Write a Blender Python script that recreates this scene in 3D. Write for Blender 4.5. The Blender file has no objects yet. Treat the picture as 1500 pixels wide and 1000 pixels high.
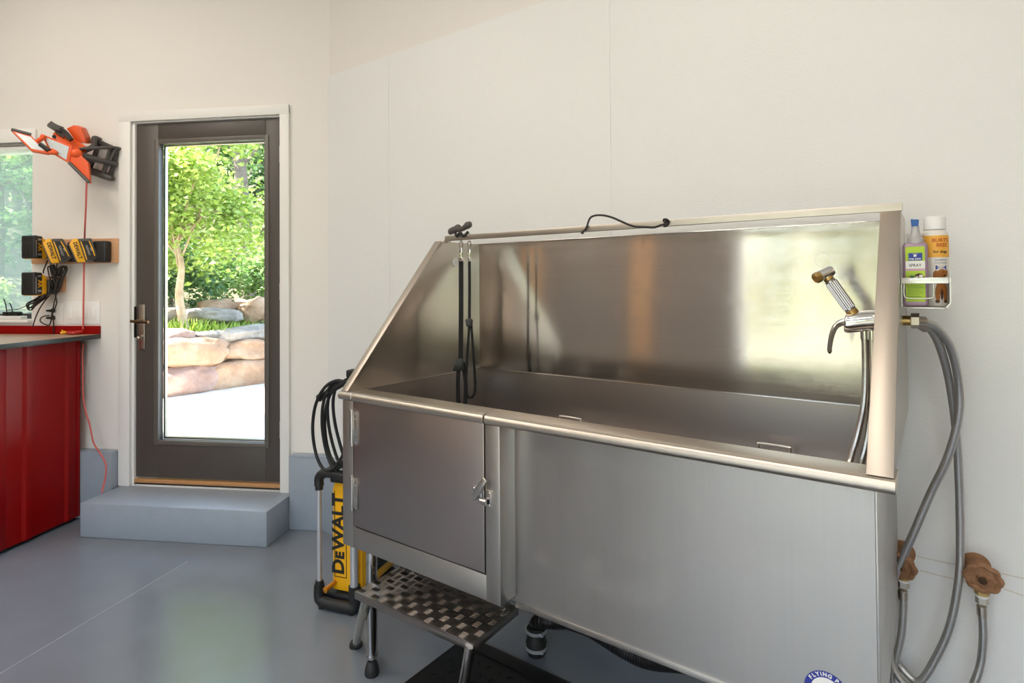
import bpy, bmesh, math, random
from mathutils import Vector, Matrix, Quaternion, noise
random.seed(7)
S = bpy.context.scene
COL = S.collection
PHI = .4964                                   # the two walls meet at an obtuse corner
CW = Vector((-2.8006, 2.0565, 0))
TF = Matrix.Identity(4)                       # frame of the long wall: x along it, y into it
DF = Matrix.Translation(CW) @ Matrix.Rotation(PHI, 4, 'Z')   # frame of the door wall
PI = math.pi
BASE = {}

# ------------------------------------------------------------------ mesh builder
def catmull(p, n, closed=False):
    p = [Vector(q) for q in p]
    if len(p) < 3 or n < 2: return p
    out = []; m = len(p)
    rng = range(m) if closed else range(m-1)
    for i in rng:
        if closed: a, b, c, d = p[(i-1) % m], p[i], p[(i+1) % m], p[(i+2) % m]
        else:
            b, c = p[i], p[i+1]
            a = p[i-1] if i else b+(b-c); d = p[i+2] if i+2 < m else c+(c-b)
        for k in range(n):
            t = k/n
            out.append(.5*((2*b)+(c-a)*t+(2*a-5*b+4*c-d)*t*t+(3*b-a-3*c+d)*t**3))
    if not closed: out.append(p[-1])
    return out

class B:
    def __init__(s, frame=TF):
        s.bm = bmesh.new(); s.f = frame
    def add(s, vs, fs, M=None):
        T = s.f @ M if M else s.f
        v = [s.bm.verts.new(T @ Vector(q)) for q in vs]
        for f in fs:
            try: s.bm.faces.new([v[i] for i in f])
            except ValueError: pass
        return s
    def merge(s, bm2, M=None):
        bm2.verts.index_update()
        s.add([q.co.copy() for q in bm2.verts], [[q.index for q in f.verts] for f in bm2.faces], M)
        bm2.free(); return s
    def box(s, x0, x1, y0, y1, z0, z1, bev=0, M=None, seg=2):
        t = bmesh.new(); bmesh.ops.create_cube(t, size=1)
        for v in t.verts:
            v.co = Vector(((x0+x1)/2+v.co.x*abs(x1-x0), (y0+y1)/2+v.co.y*abs(y1-y0), (z0+z1)/2+v.co.z*abs(z1-z0)))
        if bev: bmesh.ops.bevel(t, geom=t.edges[:], offset=bev, segments=seg, profile=.5, affect='EDGES')
        return s.merge(t, M)
    def prism(s, poly, d0, d1, M=None, bev=0, seg=2):
        """2-D outline in local xy pulled along local z"""
        t = bmesh.new()
        a = [t.verts.new((p[0], p[1], d0)) for p in poly]; b = [t.verts.new((p[0], p[1], d1)) for p in poly]
        t.faces.new(a[::-1]); t.faces.new(b); n = len(poly)
        for i in range(n): t.faces.new((a[i], a[(i+1) % n], b[(i+1) % n], b[i]))
        bmesh.ops.recalc_face_normals(t, faces=t.faces[:])
        if bev: bmesh.ops.bevel(t, geom=t.edges[:], offset=bev, segments=seg, profile=.5, affect='EDGES')
        return s.merge(t, M)
    def slab(s, quad, th, bev=0):
        """flat plate between 3-D corner points, given thickness backwards along its normal"""
        q = [Vector(p) for p in quad]; n = (q[1]-q[0]).cross(q[2]-q[0]).normalized()
        o = q[0]; u = (q[1]-q[0]).normalized(); w = n.cross(u)
        M = Matrix((( u.x, w.x, n.x, o.x), (u.y, w.y, n.y, o.y), (u.z, w.z, n.z, o.z), (0, 0, 0, 1)))
        return s.prism([((p-o).dot(u), (p-o).dot(w)) for p in q], -th, 0, M, bev)
    def sweep(s, pts, sec, side=None, closed=False, scale=None):
        p = [Vector(q) for q in pts]; n = len(p); k = len(sec)
        rings = []; up = None
        for i in range(n):
            if closed: t = (p[(i+1) % n]-p[i-1])
            else: t = p[min(i+1, n-1)]-p[max(i-1, 0)]
            t = t.normalized() if t.length > 1e-9 else Vector((0, 0, 1))
            if side is not None:
                a = Vector(side); a = (a-t*a.dot(t)).normalized()
            elif up is None:
                a = Vector((0, 0, 1)) if abs(t.z) < .9 else Vector((1, 0, 0)); a = (a-t*a.dot(t)).normalized()
            else: a = (up-t*up.dot(t)).normalized()
            up = a; b = t.cross(a); g = scale[i] if scale else 1
            rings.append([p[i]+a*(x*g)+b*(y*g) for x, y in sec])
        vs = [q for r in rings for q in r]; fs = []
        for i in range(n if closed else n-1):
            j = (i+1) % n
            for m in range(k):
                fs.append((i*k+m, i*k+(m+1) % k, j*k+(m+1) % k, j*k+m))
        if not closed: fs += [tuple(range(k))[::-1], tuple((n-1)*k+m for m in range(k))]
        return s.add(vs, fs)
    def tube(s, pts, r, seg=10, n=6, closed=False, ribs=None):
        p = catmull(pts, n, closed); sc = None
        if ribs:                                # corrugated or spiral-wound hose
            L = sum((p[i+1]-p[i]).length for i in range(len(p)-1)); cnt = max(8, int(L/ribs[0])*4)
            acc = [0]
            for i in range(len(p)-1): acc.append(acc[-1]+(p[i+1]-p[i]).length)
            q = []; j = 0
            for i in range(cnt+1):
                d = L*i/cnt
                while j < len(p)-2 and acc[j+1] < d: j += 1
                f = (d-acc[j])/max(1e-9, acc[j+1]-acc[j]); q.append(p[j].lerp(p[j+1], min(1, f)))
            p = q; sc = [1+(ribs[1] if i % 4 in (1, 2) else 0) for i in range(len(p))]
        return s.sweep(p, [(r*math.cos(2*PI*i/seg), r*math.sin(2*PI*i/seg)) for i in range(seg)], closed=closed, scale=sc)
    def ribbon(s, pts, w, th, side, n=6, closed=False):
        return s.sweep(catmull(pts, n, closed), [(-w/2, -th/2), (w/2, -th/2), (w/2, th/2), (-w/2, th/2)], side=side, closed=closed)
    def cyl(s, p0, p1, r, r1=None, seg=20, bev=0):
        p0, p1 = Vector(p0), Vector(p1); r1 = r if r1 is None else r1
        L = (p1-p0).length
        if bev: prof = [(0, 0), (r-bev, 0), (r, bev), (r1, L-bev), (r1-bev, L), (0, L)]
        else: prof = [(0, 0), (r, 0), (r1, L), (0, L)]
        return s.lathe(prof, p0, p1-p0, seg)
    def lathe(s, prof, o=(0, 0, 0), ax=(0, 0, 1), seg=24, sx=1, sy=1):
        q = Vector((0, 0, 1)).rotation_difference(Vector(ax).normalized()).to_matrix().to_4x4()
        M = Matrix.Translation(Vector(o)) @ q
        vs = []; fs = []; idx = []
        for r, h in prof:
            if r < 1e-7: idx.append([len(vs)]*seg); vs.append((0, 0, h))
            else:
                idx.append(list(range(len(vs), len(vs)+seg)))
                vs += [(r*sx*math.cos(2*PI*i/seg), r*sy*math.sin(2*PI*i/seg), h) for i in range(seg)]
        for a, b in zip(idx, idx[1:]):
            for i in range(seg):
                j = (i+1) % seg; f = []
                for x in (a[i], a[j], b[j], b[i]):
                    if x not in f: f.append(x)
                if len(f) > 2: fs.append(f)
        return s.add(vs, fs, M)
    def ball(s, c, rx, ry=None, rz=None, sub=2, M=None):
        t = bmesh.new(); bmesh.ops.create_icosphere(t, subdivisions=sub, radius=1)
        for v in t.verts: v.co = Vector((v.co.x*rx, v.co.y*(ry or rx), v.co.z*(rz or rx)))
        T = Matrix.Translation(Vector(c))
        return s.merge(t, T @ M if M else T)
    def text(s, txt, M, size, depth=.001, bold=0, sx=1., align='CENTER'):
        cu = bpy.data.curves.new('t', 'FONT'); cu.body = txt; cu.size = size; cu.extrude = depth/2; cu.offset = bold
        cu.align_x = align; cu.align_y = 'CENTER'; cu.resolution_u = 3; s.w = 0
        o = bpy.data.objects.new('t', cu); COL.objects.link(o)
        dg = bpy.context.evaluated_depsgraph_get(); me = o.evaluated_get(dg).to_mesh()
        s.w = sx*(max(v.co.x for v in me.vertices)-min(v.co.x for v in me.vertices)) if len(me.vertices) else 0
        s.add([(v.co.x*sx, v.co.y, v.co.z) for v in me.vertices], [list(p.vertices) for p in me.polygons], M)
        bpy.data.objects.remove(o); bpy.data.curves.remove(cu); return s
    def build(s, name, mat, parent=None, label=None, cat=None, group=None, kind=None, smooth=35, base=None):
        bm = s.bm
        bmesh.ops.recalc_face_normals(bm, faces=bm.faces[:])
        if parent is not None: o3 = BASE[parent.name]
        elif base is not None: o3 = Vector(base)
        else:
            c = [v.co for v in bm.verts]
            lo = [min(v[i] for v in c) for i in range(3)]; hi = [max(v[i] for v in c) for i in range(3)]
            o3 = Vector(((lo[0]+hi[0])/2, (lo[1]+hi[1])/2, lo[2]))
        for v in bm.verts: v.co -= o3
        me = bpy.data.meshes.new(name); bm.to_mesh(me); bm.free()
        if smooth:
            for p in me.polygons: p.use_smooth = True
            me.set_sharp_from_angle(angle=math.radians(smooth))
        me.materials.append(mat)
        o = bpy.data.objects.new(name, me); COL.objects.link(o); BASE[o.name] = o3
        if parent is not None: o.parent = parent
        else: o.location = o3
        tag(o, label, cat, group, kind); return o

def tag(o, label=None, cat=None, group=None, kind=None):
    for k, v in (('label', label), ('category', cat), ('group', group), ('kind', kind)):
        if v: o[k] = v
    return o
def thing(name, loc, label, cat, group=None, kind=None, frame=TF):
    o = bpy.data.objects.new(name, None); COL.objects.link(o); o.empty_display_size = .05
    o.location = frame @ Vector(loc); BASE[o.name] = o.location.copy()
    return tag(o, label, cat, group, kind)
def XY(o, u, w):
    """matrix whose local x, y run along u and w from the origin o"""
    o, u, w = Vector(o), Vector(u).normalized(), Vector(w); n = u.cross(w).normalized(); w = n.cross(u)
    return Matrix(((u.x, w.x, n.x, o.x), (u.y, w.y, n.y, o.y), (u.z, w.z, n.z, o.z), (0, 0, 0, 1)))
PYZ = Matrix(((0, 0, 1, 0), (1, 0, 0, 0), (0, 1, 0, 0), (0, 0, 0, 1)))     # outline (y, z) pulled along x
PXZ = Matrix(((1, 0, 0, 0), (0, 0, 1, 0), (0, 1, 0, 0), (0, 0, 0, 1)))     # outline (x, z) pulled along y

# ------------------------------------------------------------------ materials
def mat(name, col, rough=.5, metal=0, var=.06, scale=8, bump=0, bscale=200, coat=0, spec=.5, stretch=None, trans=0, emit=None, estr=0, alpha=1, rvar=.0):
    m = bpy.data.materials.new(name); m.use_nodes = True; nt = m.node_tree; N = nt.nodes; L = nt.links
    p = N['Principled BSDF']; p.inputs['Roughness'].default_value = rough; p.inputs['Metallic'].default_value = metal
    p.inputs['Coat Weight'].default_value = coat; p.inputs['Specular IOR Level'].default_value = spec
    p.inputs['Transmission Weight'].default_value = trans
    tc = N.new('ShaderNodeTexCoord'); mp = N.new('ShaderNodeMapping'); L.new(tc.outputs['Object'], mp.inputs[0])
    if stretch: mp.inputs['Scale'].default_value = stretch
    nz = N.new('ShaderNodeTexNoise'); nz.inputs['Scale'].default_value = scale; nz.inputs['Detail'].default_value = 5; L.new(mp.outputs[0], nz.inputs[0])
    mx = N.new('ShaderNodeMix'); mx.data_type = 'RGBA'
    mx.inputs[6].default_value = (*[max(0, c*(1-var)) for c in col], 1); mx.inputs[7].default_value = (*[min(1, c*(1+var)) for c in col], 1)
    L.new(nz.outputs['Fac'], mx.inputs[0]); L.new(mx.outputs[2], p.inputs['Base Color'])
    if rvar:
        mr = N.new('ShaderNodeMapRange'); mr.inputs[3].default_value = rough-rvar; mr.inputs[4].default_value = rough+rvar
        mr.inputs[1].default_value = .3; mr.inputs[2].default_value = .7
        L.new(nz.outputs['Fac'], mr.inputs[0]); L.new(mr.outputs[0], p.inputs['Roughness'])
    if bump:
        n2 = N.new('ShaderNodeTexNoise'); n2.inputs['Scale'].default_value = bscale; n2.inputs['Detail'].default_value = 3; L.new(mp.outputs[0], n2.inputs[0])
        bp = N.new('ShaderNodeBump'); bp.inputs['Strength'].default_value = bump; bp.inputs['Distance'].default_value = .01
        L.new(n2.outputs['Fac'], bp.inputs['Height']); L.new(bp.outputs[0], p.inputs['Normal'])
    if emit: p.inputs['Emission Color'].default_value = (*emit, 1); p.inputs['Emission Strength'].default_value = estr
    p.inputs['Alpha'].default_value = alpha
    return m
def steel(name, col, rough, aniso=.6, tang=(0, 0, 1), var=.06, grain=(220, 220, 2.0), rvar=.05, bump=.02, stain=0):
    m = mat(name, col, rough, 1, var=var, scale=1.0, stretch=grain, rvar=rvar); nt = m.node_tree; N = nt.nodes; L = nt.links
    p = N['Principled BSDF']; p.inputs['Anisotropic'].default_value = aniso
    t = N.new('ShaderNodeCombineXYZ')
    for i in range(3): t.inputs[i].default_value = tang[i]
    L.new(t.outputs[0], p.inputs['Tangent'])
    if bump:
        tc = N.new('ShaderNodeTexCoord'); w = N.new('ShaderNodeTexNoise'); w.inputs['Scale'].default_value = 1.6; w.inputs['Detail'].default_value = 1
        L.new(tc.outputs['Object'], w.inputs[0]); b = N.new('ShaderNodeBump'); b.inputs['Strength'].default_value = bump; b.inputs['Distance'].default_value = .1
        L.new(w.outputs['Fac'], b.inputs['Height']); L.new(b.outputs[0], p.inputs['Normal'])
    if stain:                                  # dull water marks and smears on the sheet
        tc = N.new('ShaderNodeTexCoord'); w = N.new('ShaderNodeTexNoise'); w.inputs['Scale'].default_value = 7; w.inputs['Detail'].default_value = 8; w.inputs['Roughness'].default_value = .7
        L.new(tc.outputs['Object'], w.inputs[0]); r = N.new('ShaderNodeMapRange'); r.inputs[1].default_value = .5; r.inputs[2].default_value = .75; r.inputs[3].default_value = 0; r.inputs[4].default_value = stain
        L.new(w.outputs['Fac'], r.inputs[0]); old = p.inputs['Roughness'].links[0].from_socket
        a = N.new('ShaderNodeMath'); a.operation = 'ADD'; L.new(old, a.inputs[0]); L.new(r.outputs[0], a.inputs[1]); L.new(a.outputs[0], p.inputs['Roughness'])
    return m
def glass(name, tint=(1, 1, 1), veil=0):
    m = bpy.data.materials.new(name); m.use_nodes = True; nt = m.node_tree; N = nt.nodes; L = nt.links
    N.remove(N['Principled BSDF']); o = N['Material Output']
    t = N.new('ShaderNodeBsdfTransparent'); t.inputs[0].default_value = (*tint, 1)
    g = N.new('ShaderNodeBsdfGlossy'); g.inputs['Roughness'].default_value = .01
    lw = N.new('ShaderNodeLayerWeight'); lw.inputs[0].default_value = .5
    pw_ = N.new('ShaderNodeMath'); pw_.operation = 'POWER'; pw_.inputs[1].default_value = 5; L.new(lw.outputs['Facing'], pw_.inputs[0])
    f = N.new('ShaderNodeMath'); f.operation = 'MULTIPLY_ADD'; f.inputs[1].default_value = .95; f.inputs[2].default_value = .03; L.new(pw_.outputs[0], f.inputs[0])
    x = N.new('ShaderNodeMixShader'); L.new(f.outputs[0], x.inputs[0]); L.new(t.outputs[0], x.inputs[1]); L.new(g.outputs[0], x.inputs[2]); L.new(x.outputs[0], o.inputs[0])
    if veil:                                   # painted haze: grey translucence mixed in so the view looks paler
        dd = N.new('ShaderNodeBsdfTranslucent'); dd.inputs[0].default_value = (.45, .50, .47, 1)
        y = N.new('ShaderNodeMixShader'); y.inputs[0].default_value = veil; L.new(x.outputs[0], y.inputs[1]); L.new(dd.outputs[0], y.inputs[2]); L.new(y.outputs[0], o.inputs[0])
    return m
def leafmat(name, c1, c2, c3):
    m = bpy.data.materials.new(name); m.use_nodes = True; nt = m.node_tree; N = nt.nodes; L = nt.links
    p = N['Principled BSDF']; o = N['Material Output']; p.inputs['Roughness'].default_value = .45
    g = N.new('ShaderNodeNewGeometry'); r = N.new('ShaderNodeValToRGB'); e = r.color_ramp.elements
    e[0].color = (*c1, 1); e[1].color = (*c3, 1); k = e.new(.5); k.color = (*c2, 1)
    L.new(g.outputs['Random Per Island'], r.inputs[0]); L.new(r.outputs[0], p.inputs['Base Color'])
    t = N.new('ShaderNodeBsdfTranslucent'); L.new(r.outputs[0], t.inputs[0])
    x = N.new('ShaderNodeMixShader'); x.inputs[0].default_value = .4
    L.new(p.outputs[0], x.inputs[1]); L.new(t.outputs[0], x.inputs[2]); L.new(x.outputs[0], o.inputs[0]); return m
def rockmat(name, a, b, c):
    m = bpy.data.materials.new(name); m.use_nodes = True; nt = m.node_tree; N = nt.nodes; L = nt.links
    p = N['Principled BSDF']; p.inputs['Roughness'].default_value = .85
    tc = N.new('ShaderNodeTexCoord'); n1 = N.new('ShaderNodeTexNoise'); n1.inputs['Scale'].default_value = 3.5; n1.inputs['Detail'].default_value = 8; n1.inputs['Roughness'].default_value = .65
    L.new(tc.outputs['Object'], n1.inputs[0]); r = N.new('ShaderNodeValToRGB'); e = r.color_ramp.elements
    e[0].position = .3; e[0].color = (*a, 1); e[1].position = .72; e[1].color = (*c, 1); k = e.new(.5); k.color = (*b, 1)
    L.new(n1.outputs['Fac'], r.inputs[0]); L.new(r.outputs[0], p.inputs['Base Color'])
    n2 = N.new('ShaderNodeTexNoise'); n2.inputs['Scale'].default_value = 22; n2.inputs['Detail'].default_value = 8; L.new(tc.outputs['Object'], n2.inputs[0])
    b_ = N.new('ShaderNodeBump'); b_.inputs['Strength'].default_value = .5; b_.inputs['Distance'].default_value = .03; L.new(n2.outputs['Fac'], b_.inputs['Height']); L.new(b_.outputs[0], p.inputs['Normal'])
    return m
def woodmat(name, a, b, rough=.5, stretch=(2, 30, 30)):
    m = mat(name, a, rough, var=0, stretch=stretch, scale=1.5); nt = m.node_tree
    for n in nt.nodes:
        if n.type == 'MIX': n.inputs[6].default_value = (*a, 1); n.inputs[7].default_value = (*b, 1)
    return m

M = {}
M['wall'] = mat('wall_paint', (.80, .765, .725), .6, var=.012, bump=.06, bscale=90)
M['board'] = mat('wall_board', (.80, .80, .79), .42, var=.015, scale=30, bump=.10, bscale=160)
M['white'] = mat('white_trim', (.82, .80, .77), .4, var=.01)
M['ceil'] = mat('ceiling_paint', (.8, .78, .75), .7, var=.01)
M['floor'] = mat('floor_epoxy', (.185, .205, .232), .20, var=.10, scale=6, bump=.035, bscale=260, rvar=.06, spec=.5)
M['curb'] = mat('curb_paint', (.30, .345, .40), .42, var=.07, scale=14, bump=.12, bscale=70)
M['joint'] = mat('joint_line', (.36, .38, .39), .4)
M['slab'] = mat('door_bronze', (.075, .062, .054), .42, var=.05)
M['bead'] = mat('door_bead', (.12, .105, .09), .4)
M['thresh'] = woodmat('threshold_wood', (.40, .19, .07), (.55, .29, .12))
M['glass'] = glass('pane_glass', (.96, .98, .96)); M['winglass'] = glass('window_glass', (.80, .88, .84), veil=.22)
M['nickel'] = mat('satin_nickel', (.52, .47, .40), .34, 1, var=.04)
M['brz'] = mat('dark_bronze', (.16, .10, .06), .35, 1)
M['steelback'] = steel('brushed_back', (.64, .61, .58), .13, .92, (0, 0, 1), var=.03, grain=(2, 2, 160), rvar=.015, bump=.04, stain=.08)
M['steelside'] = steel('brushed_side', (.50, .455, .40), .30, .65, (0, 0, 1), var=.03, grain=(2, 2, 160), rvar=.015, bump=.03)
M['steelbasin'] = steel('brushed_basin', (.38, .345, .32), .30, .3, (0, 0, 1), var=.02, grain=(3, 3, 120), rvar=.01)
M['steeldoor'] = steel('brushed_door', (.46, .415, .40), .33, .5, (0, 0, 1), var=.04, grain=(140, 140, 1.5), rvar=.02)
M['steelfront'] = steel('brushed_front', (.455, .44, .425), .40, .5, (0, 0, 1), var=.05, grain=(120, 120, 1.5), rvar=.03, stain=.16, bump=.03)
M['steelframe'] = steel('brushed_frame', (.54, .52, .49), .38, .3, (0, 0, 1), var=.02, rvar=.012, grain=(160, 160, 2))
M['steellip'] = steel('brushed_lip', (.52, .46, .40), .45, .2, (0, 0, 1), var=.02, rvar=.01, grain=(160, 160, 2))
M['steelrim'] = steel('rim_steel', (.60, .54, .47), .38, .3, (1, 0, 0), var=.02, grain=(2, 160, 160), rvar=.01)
M['chrome'] = mat('chrome', (.78, .77, .75), .07, 1, var=.02)
M['grip'] = mat('ridged_grip', (.42, .41, .40), .22, 1)
M['zinc'] = mat('bright_zinc', (.60, .58, .55), .28, 1, var=.05)
M['tubeleg'] = mat('polished_tube', (.60, .57, .53), .14, 1, var=.03)
M['plate'] = mat('tread_plate', (.40, .36, .335), .32, 1, var=.10, scale=25)
M['braid'] = mat('braided_hose', (.50, .49, .48), .36, .85, var=.25, scale=1, stretch=(300, 300, 420))
M['spiral'] = mat('spiral_hose', (.55, .51, .47), .22, 1, var=.05)
M['brass'] = mat('brass', (.50, .33, .12), .32, 1, var=.15, scale=60)
M['rust'] = mat('rusty_bronze', (.36, .185, .095), .62, .35, var=.45, scale=60, bump=.4, bscale=120)
M['rubber'] = mat('black_rubber', (.012, .012, .012), .55, var=.2)
M['plastic'] = mat('black_plastic', (.018, .017, .017), .42, var=.1)
M['greyplastic'] = mat('charcoal_plastic', (.075, .066, .062), .45, var=.1)
M['mat'] = mat('mat_rubber', (.006, .006, .006), .5, var=.3, spec=.25)
M['web'] = mat('black_webbing', (.005, .005, .0055), .8, var=.3, scale=300)
M['cord'] = mat('black_cord', (.022, .016, .014), .6, var=.2)
M['yellow'] = mat('tool_yellow', (.86, .43, .008), .38, var=.04)
M['amber'] = mat('amber_brass', (.62, .24, .02), .3, .6)
M['silver'] = mat('silver_pole', (.62, .62, .64), .32, .6, var=.02)
M['orange'] = mat('lamp_orange', (.82, .105, .018), .36, var=.05)
M['led'] = mat('lamp_lens', (.62, .67, .69), .18, var=.05, scale=40)
M['red'] = mat('red_enamel', (.25, .0015, .0015), .30, var=.05, spec=.18)
M['redcord'] = mat('red_cord', (.62, .12, .10), .5)
M['top'] = woodmat('bench_top', (.33, .205, .13), (.47, .31, .21), .5, (3, 14, 14))
M['edge'] = mat('bench_edge', (.02, .022, .02), .4)
M['bwood'] = woodmat('board_wood', (.50, .25, .12), (.66, .38, .20), .5, (2, 30, 60))
M['ink'] = mat('black_ink', (.015, .013, .012), .5)
M['greylabel'] = mat('grey_print', (.42, .40, .38), .5)
M['whiteplastic'] = mat('white_plastic', (.82, .81, .80), .35, var=.01)
M['cream'] = mat('bottle_white', (.78, .74, .68), .35, var=.02)
M['lilac'] = mat('lilac_liquid', (.52, .36, .48), .12, var=.04, trans=.35)
M['clearplastic'] = mat('frosted_plastic', (.72, .70, .70), .3, trans=.5)
M['lime'] = mat('lime_label', (.42, .60, .035), .5, var=.12, scale=40)
M['pink'] = mat('pink_band', (.62, .34, .50), .5)
M['blue'] = mat('label_blue', (.025, .055, .30), .5)
M['capblue'] = mat('cap_blue', (.012, .10, .36), .35)
M['orangelabel'] = mat('label_orange', (.86, .44, .06), .5)
M['redink'] = mat('red_ink', (.50, .07, .02), .5)
M['dogbrown'] = mat('dog_brown', (.36, .13, .025), .6, var=.35, scale=120)
M['dogdark'] = mat('dog_dark', (.07, .03, .015), .6, var=.3, scale=120)
M['paper'] = mat('paper_white', (.80, .80, .78), .5, var=.01)
M['stickerblue'] = mat('sticker_blue', (.022, .035, .27), .35)
M['screwred'] = mat('tool_red', (.42, .02, .015), .4)
M['patio'] = rockmat('patio_stone', (.62, .55, .47), (.72, .66, .58), (.80, .75, .67))
M['soil'] = mat('soil', (.12, .10, .05), .9, var=.4, scale=12)
M['rock1'] = rockmat('rock_peach', (.27, .145, .085), (.38, .235, .15), (.50, .36, .26))
M['rock2'] = rockmat('rock_pink', (.24, .14, .11), (.34, .215, .175), (.46, .34, .29))
M['rock3'] = rockmat('rock_grey', (.17, .145, .13), (.29, .25, .22), (.44, .39, .345))
M['bark'] = rockmat('bark_pale', (.34, .22, .13), (.50, .36, .24), (.62, .48, .35))
M['bark2'] = rockmat('bark_dark', (.10, .075, .06), (.17, .13, .10), (.26, .20, .16))
M['leafA'] = leafmat('leaf_bright', (.22, .34, .04), (.40, .53, .09), (.62, .70, .28))
M['hedge'] = leafmat('hedge_leaf', (.12, .15, .05), (.24, .26, .11), (.36, .36, .20))
M['leafB'] = leafmat('leaf_mid', (.11, .23, .05), (.24, .40, .11), (.46, .56, .28))
M['leafC'] = leafmat('leaf_deep', (.035, .11, .03), (.09, .20, .06), (.22, .34, .14))
M['grass'] = leafmat('grass_blade', (.16, .28, .02), (.30, .44, .05), (.46, .56, .14))
M['lawn'] = mat('lawn', (.13, .155, .055), .9, var=.3, scale=5)
M['drive'] = mat('concrete_drive', (.17, .16, .135), .8, var=.06, scale=3)
M['timber'] = woodmat('stud_timber', (.80, .47, .27), (.88, .58, .36), .6, (30, 30, 2))
M['brown'] = mat('brown_board', (.37, .32, .29), .6, var=.1, scale=2)
M['tan'] = mat('tan_board', (.46, .385, .31), .6, var=.05, scale=2)
M['stain'] = mat('rust_stain', (.68, .61, .53), .5, var=.1, scale=40)
M['lamp'] = mat('fill_lamp_diffuser', (.9, .9, .88), .5, emit=(1, .90, .78), estr=7.5)  # glow of the added ceiling lamps

# ------------------------------------------------------------------ room shell
H_ROOM = 3.6
XE, YS = 2.9, -3.0                             # far right wall, rear wall with the garage opening
DLEN = 4.6
pE = DF @ Vector((-DLEN, 0, 0))
b = B(); b.add([(-7.2, -3.3, 0), (3.2, -3.3, 0), (3.2, 2.3, 0), (-3.0, 2.5, 0), (-7.2, .2, 0), (-7.2, -3.3, -.12), (3.2, -3.3, -.12), (3.2, 2.3, -.12), (-3.0, 2.5, -.12), (-7.2, .2, -.12)],
             [(0, 1, 2, 3, 4), (9, 8, 7, 6, 5), (0, 5, 6, 1), (1, 6, 7, 2), (2, 7, 8, 3), (3, 8, 9, 4), (4, 9, 5, 0)])
floor = b.build('floor', M['floor'], kind='structure', smooth=0, base=(0, 0, 0))
a0, a1 = Vector((-2.578, 0.331, 0)), Vector((-3.019, 1.401, 0))
B().sweep([a0+Vector((0, 0, .0004)), a1+Vector((0, 0, .0004))], [(-.0004, -.0018), (.0004, -.0018), (.0004, .0018), (-.0004, .0018)]).build('trim_1', M['joint'], floor, smooth=0)
b = B(); b.box(-7.3, 3.2, -3.3, 2.6, H_ROOM, H_ROOM+.1); b.build('ceiling', M['ceil'], kind='structure', smooth=0)
WY = 2.066
b = B(); b.box(CW.x-.02, XE+.1, WY, WY+.12, 0, H_ROOM); wr = b.build('wall_right', M['wall'], kind='structure', smooth=0)
seams = (CW.x+.012, -2.283, -1.022, .238, 1.498, XE)
for x0, x1 in zip(seams, seams[1:]):
    B().box(x0+.001, x1-.001, 2.0565, WY, .02, 2.552, .0006).build('wall_panel', M['board'], wr, smooth=0)
for x in seams[1:-1]:
    B().box(x-.007, x+.007, 2.0535, 2.0575, .02, 2.55, .0008).build('panel_trim', M['board'], wr, smooth=0)
for q in ([(-.055, .5675), (.0, .567), (.05, .569)], [(-.05, .529), (.0, .527), (.06, .5265)], [(.115, .572), (.17, .5705), (.25, .569)], [(.105, .538), (.17, .526), (.25, .519)]):
    B().sweep(catmull([(x, 2.0564, z) for x, z in q], 6), [(-.0017, -.0002), (.0017, -.0002), (.0017, .0002), (-.0017, .0002)], side=(0, 0, 1)).build('stain', M['stain'], wr, smooth=0)
# door wall with openings for the glass door and the window
DX0, DX1, DZ0, DZ1 = -1.207, -.272, .195, 2.338
WX0, WX1, WZ0, WZ1 = -4.2, -1.893, 1.15, 2.235
b = B(DF)
for x0, x1, z0, z1 in ((DX1, .03, 0, H_ROOM), (DX0, DX1, DZ1, H_ROOM), (DX0, DX1, 0, DZ0), (WX1, DX0, 0, H_ROOM), (WX0, WX1, WZ1, H_ROOM), (WX0, WX1, 0, WZ0), (-DLEN-.1, WX0, 0, H_ROOM)):
    b.box(x0, x1, 0, .15, z0, z1)
b.build('wall_left', M['wall'], kind='structure', smooth=0)
b = B(); b.box(pE.x-.12, pE.x, YS-.1, pE.y+.05, 0, H_ROOM); b.build('wall_far', M['brown'], kind='structure', smooth=0)
b = B(); b.box(XE, XE+.1, YS-.1, 2.2, 0, H_ROOM); b.build('wall_east', M['tan'], kind='structure', smooth=0)
GX0, GX1, GZ = -1.83, 2.1, 2.9                # garage opening behind the camera
b = B(); b.box(pE.x-.1, GX0, YS-.15, YS, 0, H_ROOM); b.box(GX1, XE+.1, YS-.15, YS, 0, H_ROOM); b.box(GX0, GX1, YS-.15, YS, GZ, H_ROOM)
b.build('wall_rear', M['brown'], kind='structure', smooth=0)
for k, x in enumerate((-4.72, -3.0)):
    B().box(x-.13, x+.13, YS, YS+.06, 0, 3.2, .004).build('trim_%d' % (k+2), M['timber'], kind='structure')
B().box(GX0-.10, GX0+.005, YS-.15, YS+.03, 0, GZ+.1, .004).build('trim_4', M['white'], kind='structure')
# concrete stem wall showing below the wall board
b = B(DF); b.box(-.195, .03, -.0632, 0, 0, .401, .006); b.box(-.195, .03, -.060, 0, .401, .412, .001); b.build('baseboard_right', M['curb'], kind='structure')
b = B(); b.box(-2.815, -1.72, 2.0, WY, 0, .401, .006); b.build('baseboard_corner', M['curb'], kind='structure')
b = B(DF); b.box(-4.4, -1.296, -.0632, 0, 0, .398, .008); b.build('baseboard_left', M['curb'], kind='structure')
b = B(DF); b.box(-1.2845, -.1953, -.287, -.0005, 0, .187, .007)
b.build('door_step', M['curb'], label='grey painted concrete step on the floor below the glass door', cat='step')
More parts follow.
